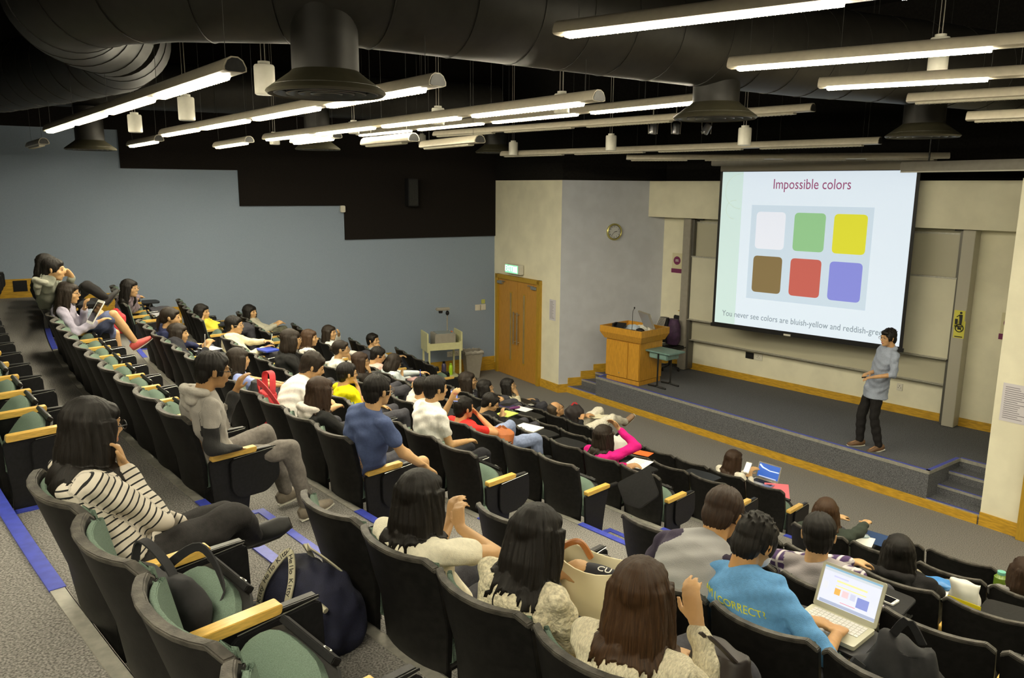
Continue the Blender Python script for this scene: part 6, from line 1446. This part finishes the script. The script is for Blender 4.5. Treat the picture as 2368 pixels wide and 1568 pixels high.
# laptops
def laptop(p, rot, sz_, body, em, lab, keys, ang=108, pics=None, z=0.0):
    o = empty('laptop', tuple(p), rot); tag(o, lab, 'laptop'); w_, d_ = sz_
    g = G(); g.prism(rounded([(-w_/2, -d_/2), (w_/2, -d_/2), (w_/2, d_/2), (-w_/2, d_/2)], .012), 0, .018); b = g.build('base', body, o)
    g = G()
    for r_ in range(5):
        for c_ in range(13): g.box((-w_*.42+(c_+.5)*w_*.84/13, d_*.36-r_*d_*.105, .019), (w_*.84/13*.86, d_*.088, .003))
    g.build('keyboard', keys, b)
    g = G(); g.box((0, -d_*.30, .0185), (w_*.28, d_*.24, .001)); g.build('trackpad', body if False else cmat('trackpad', (.5, .5, .48), rough=.4), b)
    lid = empty('lid', (0, d_/2, .018)); lid.parent = o; lid.rotation_euler = (R(ang-90)*-1, 0, 0)
    g = G(); g.extr([(x, 0, z_) for x, z_ in rounded([(-w_/2, 0), (w_/2, 0), (w_/2, d_), (-w_/2, d_)], .012)], (0, 0, 0), (0, .009, 0)); g.build('lid_shell', body, lid)
    g = G(); g.box((0, -.0008, d_*.53), (w_*.90, .001, d_*.82)); s_ = g.build('display', em, lid)
    if pics: pics(lid, w_, d_)
    return o
def safari(lid, w_, d_):
    def pic(x0, z0, x1, z1, c, e=1.0, off=.0018):
        g = G(); g.box(((x0+x1)/2*w_, -off, (z0+z1)/2*d_), ((x1-x0)*w_, .0004, (z1-z0)*d_)); g.build('page_block', mat('pg_%.2f_%.2f_%.2f' % (x0, z0, c[0]), tuple(v*.3 for v in c), emis=c, estr=e), lid)
    pic(-.45, .90, .45, .94, (.25, .45, .60)); pic(-.45, .84, .45, .90, (.62, .66, .70)); pic(-.22, .66, .26, .70, (.90, .80, .35)); pic(-.22, .56, .26, .585, (.90, .80, .35)); pic(-.22, .38, -.13, .52, (.80, .45, .10)); pic(-.10, .38, .0, .52, (.85, .60, .62)); pic(.03, .38, .11, .52, (.60, .62, .78)); pic(.14, .28, .32, .50, (.25, .30, .65)); pic(-.42, .13, .45, .20, (.40, .45, .60)); pic(-.10, .245, .14, .255, (.75, .15, .15)); pic(-.42, .42, -.34, .60, (.75, .76, .80)); pic(-.28, .745, -.05, .775, (.6, .6, .85))
def ocean(lid, w_, d_):
    g = G(); g.extr([(x*w_, 0, z*d_) for x, z in ((-.44, .80), (-.30, .66), (.05, .56), (.44, .58), (.44, .64), (.05, .62), (-.25, .73), (-.40, .88))], (0, -.0015, 0), (0, -.0022, 0)); g.build('galaxy_streak', mat('galaxy', (.3, .3, .3), emis=(.55, .75, .95), estr=.9), lid)
    g = G(); g.box((0, -.002, .165*d_), (.75*w_, .0004, .05*d_)); g.build('dock_bar', mat('dock', (.3, .3, .3), emis=(.45, .55, .75), estr=.9), lid)
sp_, sh_ = seat_pose(2, 3, 'N'); q_ = np.array(sp_) + rotz(sh_)[:2, :2] @ np.array([.095, .49]); p = (*q_, rz(2)+.6215); laptop(p, sh_-R(4), (.285, .20), cmat('ivory_plastic', (.55, .54, .40), rough=.35), mat('page_glow', (.3, .3, .3), emis=(.72, .76, .92), estr=.95), 'ivory laptop with a bright web page, on sky blue T-shirt man\'s lap', WPl, 112, safari)
p = at(1762, 1119, rz(7)+tz+.002); laptop(p, hd(7, 0)-R(0), (.30, .20), M['steel'], mat('desktop_glow', (.02, .05, .2), emis=(.02, .10, .42), estr=1.0), 'silver laptop with deep blue desktop screen in the front row', M['black_plastic'], 108, ocean)
o = empty('tablet_stand', tuple(at(1762, 1119, rz(7)+.60)), hd(7, 0)); tag(o, 'black writing tablet carrying the silver laptop', 'writing tablet'); g = G(); g.prism(rounded([(-.17, -.12), (.17, -.12), (.17, .13), (-.17, .13)], .03), 0, .016); g.build('plate', M['black_plastic'], o); g = G(); g.tube([(.15, -.1, 0), (.16, -.12, -.2)], .01); g.build('arm', M['black_metal'], o)
sheet_at('laptop_sleeve', (1797, 1147), rz(7)+.56, (.27, .36), hd(7, 0)+R(35), cmat('pink_felt', (.72, .16, .20), rough=.8), 'pink laptop sleeve leaning on the front-row aisle seat', 'sleeve', t=.02, tilt=R(25))
# bags
def bag(name, P_, rot, secs_, m, lab, cat='bag', vox=.010, wr=.006, straps=(), smat=None, extra=None):
    o = empty(name, tuple(P_), rot); tag(o, lab, cat)
    g = G(); loft(g, [((c[0], c[1], c[2]), a, b, (1, 0, 0), (0, 1, 0)) for c, a, b in secs_], n=20, sup=3)
    me = fuse(g, vox, 2, 'sack'); c = coords(me); nm = normals(me); f = wr*(np.sin(c[:, 0]*31+c[:, 2]*20)+.7*np.sin(c[:, 1]*43-c[:, 2]*37+1)+.5*np.sin(c[:, 0]*70+c[:, 1]*60)); setco(me, c+nm*f[:, None])
    me.materials.append(m); [setattr(p, 'use_smooth', True) for p in me.polygons]; link(bpy.data.objects.new('sack', me), o)
    for s_ in straps:
        pts, w_ = s_[:2]; g = G(); pts = [np.array(p) for p in pts]; up_ = np.array(s_[2] if len(s_) > 2 else (1, 0, 0), float); V = []; F = []
        for i_, p in enumerate(pts):
            t = nrmz(pts[min(i_+1, len(pts)-1)]-pts[max(i_-1, 0)]); sd_ = nrmz(up_-t*(up_@t)); nn = np.cross(t, sd_)
            V += [p+sd_*w_/2+nn*.003, p-sd_*w_/2+nn*.003, p-sd_*w_/2-nn*.003, p+sd_*w_/2-nn*.003]
        for i_ in range(len(pts)-1):
            for j in range(4): F.append((i_*4+j, i_*4+(j+1) % 4, (i_+1)*4+(j+1) % 4, (i_+1)*4+j))
        F += [(3, 2, 1, 0), tuple(range(len(V)-4, len(V)))]; g.add(V, F); g.build('strap', smat or m, o, smooth=True)
    if extra: extra(o)
    return o
def curve3(pts, n=14):
    pts = [np.array(p, float) for p in pts]; out = []
    for i_ in range(len(pts)-1):
        p0 = pts[max(i_-1, 0)]; p1 = pts[i_]; p2 = pts[i_+1]; p3 = pts[min(i_+2, len(pts)-1)]
        for t in np.linspace(0, 1, n//(len(pts)-1)+2)[:-1]: out.append(.5*((2*p1)+(-p0+p2)*t+(2*p0-5*p1+4*p2-p3)*t*t+(-p0+3*p1-3*p2+p3)*t**3))
    return out + [pts[-1]]
navyb = cmat('navy_canvas', (.010, .012, .035), rough=.8, noise=.15, scale=40, bump=.3, bscale=200)
web = cmat('cream_webbing', (.55, .52, .38), rough=.8)
bp_ = at(718, 1400, rz(0)+.12); bh = hd(0, 1, 'N')
def kitty(o):
    pts = [np.array(p) for p in curve3([(-.13, -.165, .02), (-.13, -.160, .15), (-.115, -.125, .26), (-.05, -.06, .37), (.02, -.10, .29), (.05, -.155, .18), (.05, -.165, .02)], 60)]
    L_ = np.concatenate([[0], np.cumsum([np.linalg.norm(b-a) for a, b in zip(pts[:-1], pts[1:])])]); cen = np.array([0, 0, .12]); s0 = .05
    for word in ('Hello', 'Kitty', 'Hello', 'Kitty', 'Hello', 'Kitty'):
        bm = bmesh.new()
        for ch in word:
            if s0 > L_[-1]-.04: break
            q_ = np.array([np.interp(s0, L_, [p[k] for p in pts]) for k in range(3)]); q2 = np.array([np.interp(s0+.01, L_, [p[k] for p in pts]) for k in range(3)])
            t = nrmz(q2-q_); sd_ = nrmz(np.array([1., 0, 0])-t*t[0]); nn = np.cross(t, sd_); nn = nn if nn @ (q_-cen) > 0 else -nn; y_ = np.cross(nn, t)
            t_ = text_mesh('x', ch, .034, ink, Matrix.Identity(4), None, extr=.0004); t_.data.transform(frame(tuple(q_+nn*.0045), t, y_)); bm.from_mesh(t_.data); bpy.data.objects.remove(t_)
            s0 += .012 if ch in 'lit' else .019
        s0 += .016
        me = bpy.data.meshes.new('strap_word'); bm.to_mesh(me); bm.free(); me.materials.append(ink)
        if len(me.vertices): link(bpy.data.objects.new('strap_word', me), o)
    g = G(); g.tube([(.19, -.10, .235), (.235, -.10, .225)], .012); g.build('toggle', web, o, smooth=True)
bag('duffel_bag', (bp_[0], bp_[1], rz(0)), bh+R(8), [((0, 0, .0), .24, .12), ((0, 0, .06), .27, .150), ((0, 0, .18), .25, .145), ((0, 0, .27), .20, .10), ((0, 0, .31), .12, .05)], navyb, 'navy canvas duffel bag with cream lettered straps on the floor', straps=[
    (curve3([(-.13, -.165, .02), (-.13, -.160, .15), (-.115, -.125, .26), (-.05, -.06, .37), (.02, -.10, .29), (.05, -.155, .18), (.05, -.165, .02)], 30), .034), (curve3([(-.12, .12, .20), (-.09, .08, .29), (0, .0, .385), (.10, .08, .28), (.12, .12, .18)], 24), .034)], smat=web, extra=kitty)
# black tote on the nearest tipped seat
sp_, sh_ = seat_pose(0, 1, 'N'); blk = cmat('black_canvas', (.010, .010, .012), rough=.8, noise=.2, scale=40)
q_ = np.array([sp_[0], sp_[1]]) + rotz(sh_)[:2, :2] @ np.array([.03, .16])
bag('tote_bag', (*q_, rz(0)+.40), sh_+R(20), [((0, 0, .0), .10, .05), ((0, 0, .05), .15, .07), ((0, -.01, .18), .15, .06), ((-.03, -.02, .27), .13, .035)], blk, 'black canvas tote bag stuffed in the nearest empty seat', straps=[(curve3([(-.10, .03, .22), (0, .12, .30), (.12, .10, .18), (.10, .04, .06)], 20), .03, (0, 0, 1)), (curve3([(-.12, -.04, .22), (-.10, -.02, .36), (.02, -.02, .30), (.08, -.02, .18)], 20), .03, (0, 1, 0))])
# red backpack
sp_, sh_ = seat_pose(2, 3); q_ = np.array(sp_) + rotz(sh_)[:2, :2] @ np.array([.10, .12]); redc = cmat('red_canvas', (.55, .035, .045), rough=.75, noise=.12, scale=30)
bag('backpack', (*q_, rz(2)+.42), sh_, [((0, 0, .0), .14, .07), ((0, 0, .08), .17, .09), ((0, 0, .26), .16, .08), ((0, 0, .38), .12, .05)], redc, 'red backpack in the seat left of the leaning white T-shirt person', 'backpack', straps=[(curve3([(.0, -.06, .40), (.12, -.12, .50), (.30, -.13, .49), (.46, -.12, .42), (.54, -.10, .34)], 24), .05, (0, 0, 1)), (curve3([(-.08, .02, .36), (-.07, .02, .52), (.08, .02, .54), (.12, .0, .38)], 20), .05, (0, 1, 0))])
sp_, sh_ = seat_pose(2, 4); q_ = np.array(sp_) + rotz(sh_)[:2, :2] @ np.array([.12, .22]); bag('bag', (*q_, rz(2)+.42), sh_, [((0, 0, .0), .12, .08), ((0, 0, .2), .13, .09), ((0, 0, .36), .08, .05)], blk, 'black bag behind the red backpack', 'bag')
# white hard-edged tote with tan handle and pink tag
sp_, sh_ = seat_pose(1, 3, 'N'); P_ = atd(1375, 1345, 2.95)
o = empty('handbag', (P_[0], P_[1], P_[2]-.12), sh_+R(12)); tag(o, 'cream open handbag with tan handle and pink round tag', 'handbag')
cr = cmat('cream_leather', (.66, .60, .40), rough=.5); dk = cmat('dark_lining', (.012, .012, .02), rough=.8)
V = []; n_ = 28
for k_, (zz, kk) in enumerate(((0, .75), (.22, 1.0))):
    for q in range(n_):
        t = 2*math.pi*q/n_; V.append((.20*kk*math.cos(t), .085*kk*math.sin(t), zz+(.030*math.cos(2*t)*k_)))
F = [(q, (q+1) % n_, n_+(q+1) % n_, n_+q) for q in range(n_)]+[tuple(range(n_))[::-1]]
g = G(); g.add(V, F); sh2 = g.build('shell', cr, o, smooth=True); sh2.modifiers.new('t', 'SOLIDIFY').thickness = .008
g = G(); ell(g, (.02, 0, .13), (.15, .055, .06)); g.build('contents', dk, o, smooth=True)
text_mesh('crest_lettering', 'CU', .04, WPl, frame((.05, -.02, .192), (1, .1, 0), (0, 1, .2)), o)
g = G(); g.tube(curve3([(-.12, -.07, .20), (-.09, -.09, .27), (-.03, -.07, .30), (.01, -.05, .24)], 20), .012); g.build('handle', cmat('tan_leather', (.42, .16, .04), rough=.4), o, smooth=True)
g = G(); g.lathe([(.030, -.003), (.032, 0), (.030, .003)], n=24, R3=R90, c=(-.13, -.115, .10)); tg_ = g.build('round_tag', cmat('pink_tag', (.62, .02, .20), rough=.5), o)
g = G(); g.tube([(-.11, -.08, .21), (-.125, -.11, .17), (-.13, -.115, .13)], .003, n=5); g.build('chain', M['steel'], tg_)
sp_, sh_ = seat_pose(1, 4, 'N'); P_ = atd(1668, 1512, 2.45)
bag('handbag', (P_[0], P_[1], P_[2]-.14), sh_, [((0, 0, 0), .09, .06), ((0, 0, .07), .115, .07), ((0, 0, .16), .09, .045)], cmat('dark_leather', (.016, .010, .009), rough=.55, noise=.2, scale=20), 'dark brown leather handbag with gold zip, near bottom centre', 'handbag', straps=[(curve3([(-.08, -.05, .17), (0, -.09, .24), (.08, -.05, .17)], 14), .02)])
# black jacket heap on the bottom-right seat
sp_, sh_ = seat_pose(2, 4, 'N'); q_ = np.array(sp_) + rotz(sh_)[:2, :2] @ np.array([.02, .14])
bag('backpack', (*q_, rz(2)+.38), sh_, [((0, 0, .0), .20, .12), ((0, 0, .12), .22, .14), ((0, 0, .32), .18, .11), ((0, 0, .50), .08, .06)], blk, 'large black backpack upright in a seat at bottom right', 'backpack', wr=.012, straps=[(curve3([(-.12, -.10, .42), (-.16, -.13, .28), (-.12, -.12, .1)], 14), .045), (curve3([(-.05, 0, .52), (0, -.02, .60), (.05, 0, .52)], 14), .03)])
# things on the right-hand tablets
P_ = at(2228, 1395, rz(4)+tz); 
bag('carrier_bag', tuple(P_), R(-30), [((0, 0, 0), .085, .05), ((0, 0, .04), .09, .055), ((0, 0, .09), .085, .045), ((0, 0, .14), .085, .025)], cmat('carrier_white', (.66, .65, .58), rough=.35), 'white and yellow plastic carrier bag on a right-hand seat tablet', 'carrier bag', wr=.008, extra=lambda o: G().extr([(-.09, -.058, .0), (.09, -.058, .0), (.09, -.058, .03), (-.09, -.058, .06)], (0, 0, 0), (0, -.004, 0)).build('yellow_print', cmat('carrier_yellow', (.75, .60, .01), rough=.4), o))
sheet_at('paper_sheet', (2175, 1368), rz(4)+tz, (.30, .22), R(-20), WP, 'white sheets under the snack packet on the right-hand tablet', 'paper')
bag('snack_packet', tuple(at(2166, 1352, rz(4)+tz+.012)), R(-35), [((0, 0, 0), .10, .045), ((0, 0, .02), .11, .055), ((0, 0, .035), .09, .03)], cmat('packet_blue', (.05, .20, .50), rough=.3), 'blue foil snack packet lying on white sheets', 'snack packet', wr=.005, extra=lambda o: G().box((-.115, 0, .012), (.02, .09, .006)).build('crimped_end', M['steel'], o))
bottle(tuple(at(2310, 1372, rz(5)+tz-.06)), .17, .045, cmat('green_tea', (.12, .20, .02), rough=.2), cmat('aqua_lid', (.15, .42, .34), rough=.4), 'jar-like bottle with aqua lid at the right edge')
# open book of the balding man, held bag, others
W = PE['bald']
o = empty('open_book', tuple(atd(1382, 966, W['hdepth']+.35)), W['h']+R(10)); tag(o, 'thick open book held in the balding man\'s hands', 'book')
for s_ in (-1, 1):
    g = G(); g.tube([(s_*.075, -.10, .012), (s_*.075, .10, .012)], .0) if False else g.box((s_*.075, 0, .012), (.145, .20, .022)); b_ = g.build('page_block', cmat('cream_page', (.74, .70, .52), rough=.8), o, bevel=.006); b_.rotation_euler = (0, s_*-.25, 0)
def small_bag(px, dep, sz_, m, lab, name='bag', rot=0, m2=None):
    P_ = atd(px[0], px[1], dep); o = bag(name, (P_[0], P_[1], P_[2]-sz_[2]/2), rot, [((0, 0, 0), sz_[0]*.4, sz_[1]*.4), ((0, 0, sz_[2]*.2), sz_[0]*.5, sz_[1]*.5), ((0, 0, sz_[2]*.75), sz_[0]*.48, sz_[1]*.45), ((0, 0, sz_[2]), sz_[0]*.25, sz_[1]*.2)], m, lab, 'bag', straps=[(curve3([(-sz_[0]*.2, 0, sz_[2]*.95), (0, 0, sz_[2]*1.12), (sz_[0]*.2, 0, sz_[2]*.95)], 12), .025)], smat=m2)
    return o
small_bag((1328, 962), PE['bald']['hdepth']+.35, (.30, .2, .34), cmat('red_black', (.02, .015, .015), rough=.7), 'black and red backpack beyond the balding man', rot=.3, m2=redc)
small_bag((1160, 1012), PE['red']['hdepth']+.05, (.26, .16, .20), cmat('orange_leather', (.42, .13, .035), rough=.6), 'orange-brown bag on the lap of the boy in red')
small_bag((270, 745), PE['ipad']['hdepth']+.95, (.20, .16, .26), redc, 'red bag on the floor between far left rows', rot=.5)
small_bag((1432, 1030), PE['magenta']['hdepth']+.45, (.22, .14, .22), cmat('white_bag', (.60, .60, .56), rough=.5), 'white bag with black strap beyond the magenta-clad woman', m2=M['black_plastic'])
small_bag((384, 742), PE['blackjk']['hdepth']*1.04, (.28, .18, .34), blk, 'black backpack with white piping beside the black-jacketed woman', m2=WPl) if False else None
# pens
def pen(tip, vec, col, lab):
    o = empty('pen', tuple(tip)); tag(o, lab, 'pen'); v_ = nrmz(vec); g = G(); g.tube([(0, 0, 0), tuple(v_*.10)], .004); g.build('barrel', col, o); g = G(); g.tube([tuple(v_*.10), tuple(v_*.14)], .0045); g.build('cap', col, o)
pen(atd(474, 800, PE['blackjk']['hdepth']), (.1, -.1, 1), WPl, 'white pen held upright by the black-jacketed woman')
pen(atd(626, 795, PE['cream']['hdepth']), (.2, 0, 1), WPl, 'white pen in the cream sweater man\'s hand')
pen(atd(972, 884, PE['hid44']['hdepth']), (0, 0, 1), cmat('blue_pen', (.05, .1, .5), rough=.4), 'blue and white pen in the hidden person\'s hand')
# T-shirt print on the sky blue back
D = PE['bluetee']; me = D['shirt'].data
from mathutils.bvhtree import BVHTree
bv = BVHTree.FromPolygons([v.co.copy() for v in me.vertices], [tuple(p.vertices) for p in me.polygons])
ymat = cmat('yellow_print', (.70, .68, .04), rough=.6)
def back_text(body, size, c, name):
    t = text_mesh(name, body, size, ymat, Matrix.Identity(4), D['shirt'], extr=0.0)
    bm = bmesh.new(); bm.from_mesh(t.data); bmesh.ops.subdivide_edges(bm, edges=[e for e in bm.edges if e.calc_length() > .012], cuts=2); bmesh.ops.triangulate(bm, faces=bm.faces)
    X1 = D['X1']; up_ = nrmz(D['N']-D['P']); n_ = -np.cross(up_, X1); n_ = n_ if n_[1] < 0 else -n_
    base = D['spine'](c)
    for v in bm.verts:
        # the back is seen from behind: the reading direction runs to the sitter's right
        q_ = base + X1*v.co.x + up_*v.co.y + n_*.4
        hit, nn, _, _ = bv.ray_cast(Vector(q_), Vector(-n_)); v.co = (hit + Vector(n_)*.004) if hit else Vector(base + X1*v.co.x + up_*v.co.y + n_*.12)
    bm.to_mesh(t.data); bm.free()
    t.modifiers.new('t', 'SOLIDIFY').thickness = .001
back_text('AM I CORRECT?', .043, .80, 'back_print')
# face mask of the sky blue T-shirt man
g = G(); hf = Matrix.Translation(D['H'].tolist()) @ Matrix(D['Rh'].tolist()).to_4x4()
ell(g, (0, .058, -.045), (.056, .050, .050)); mk = g.build('face_mask', cmat('mask_white', (.62, .60, .62), rough=.8), D['o'], smooth=True); mk.matrix_local = hf
for s_ in (-1, 1):
    g = G(); g.tube([(s_*.052, .045, -.02), (s_*.070, .01, -.004), (s_*.081, -.012, .01)], .0018, n=5); st2 = g.build('ear_loop', cmat('mask_white', (1, 1, 1)), mk);
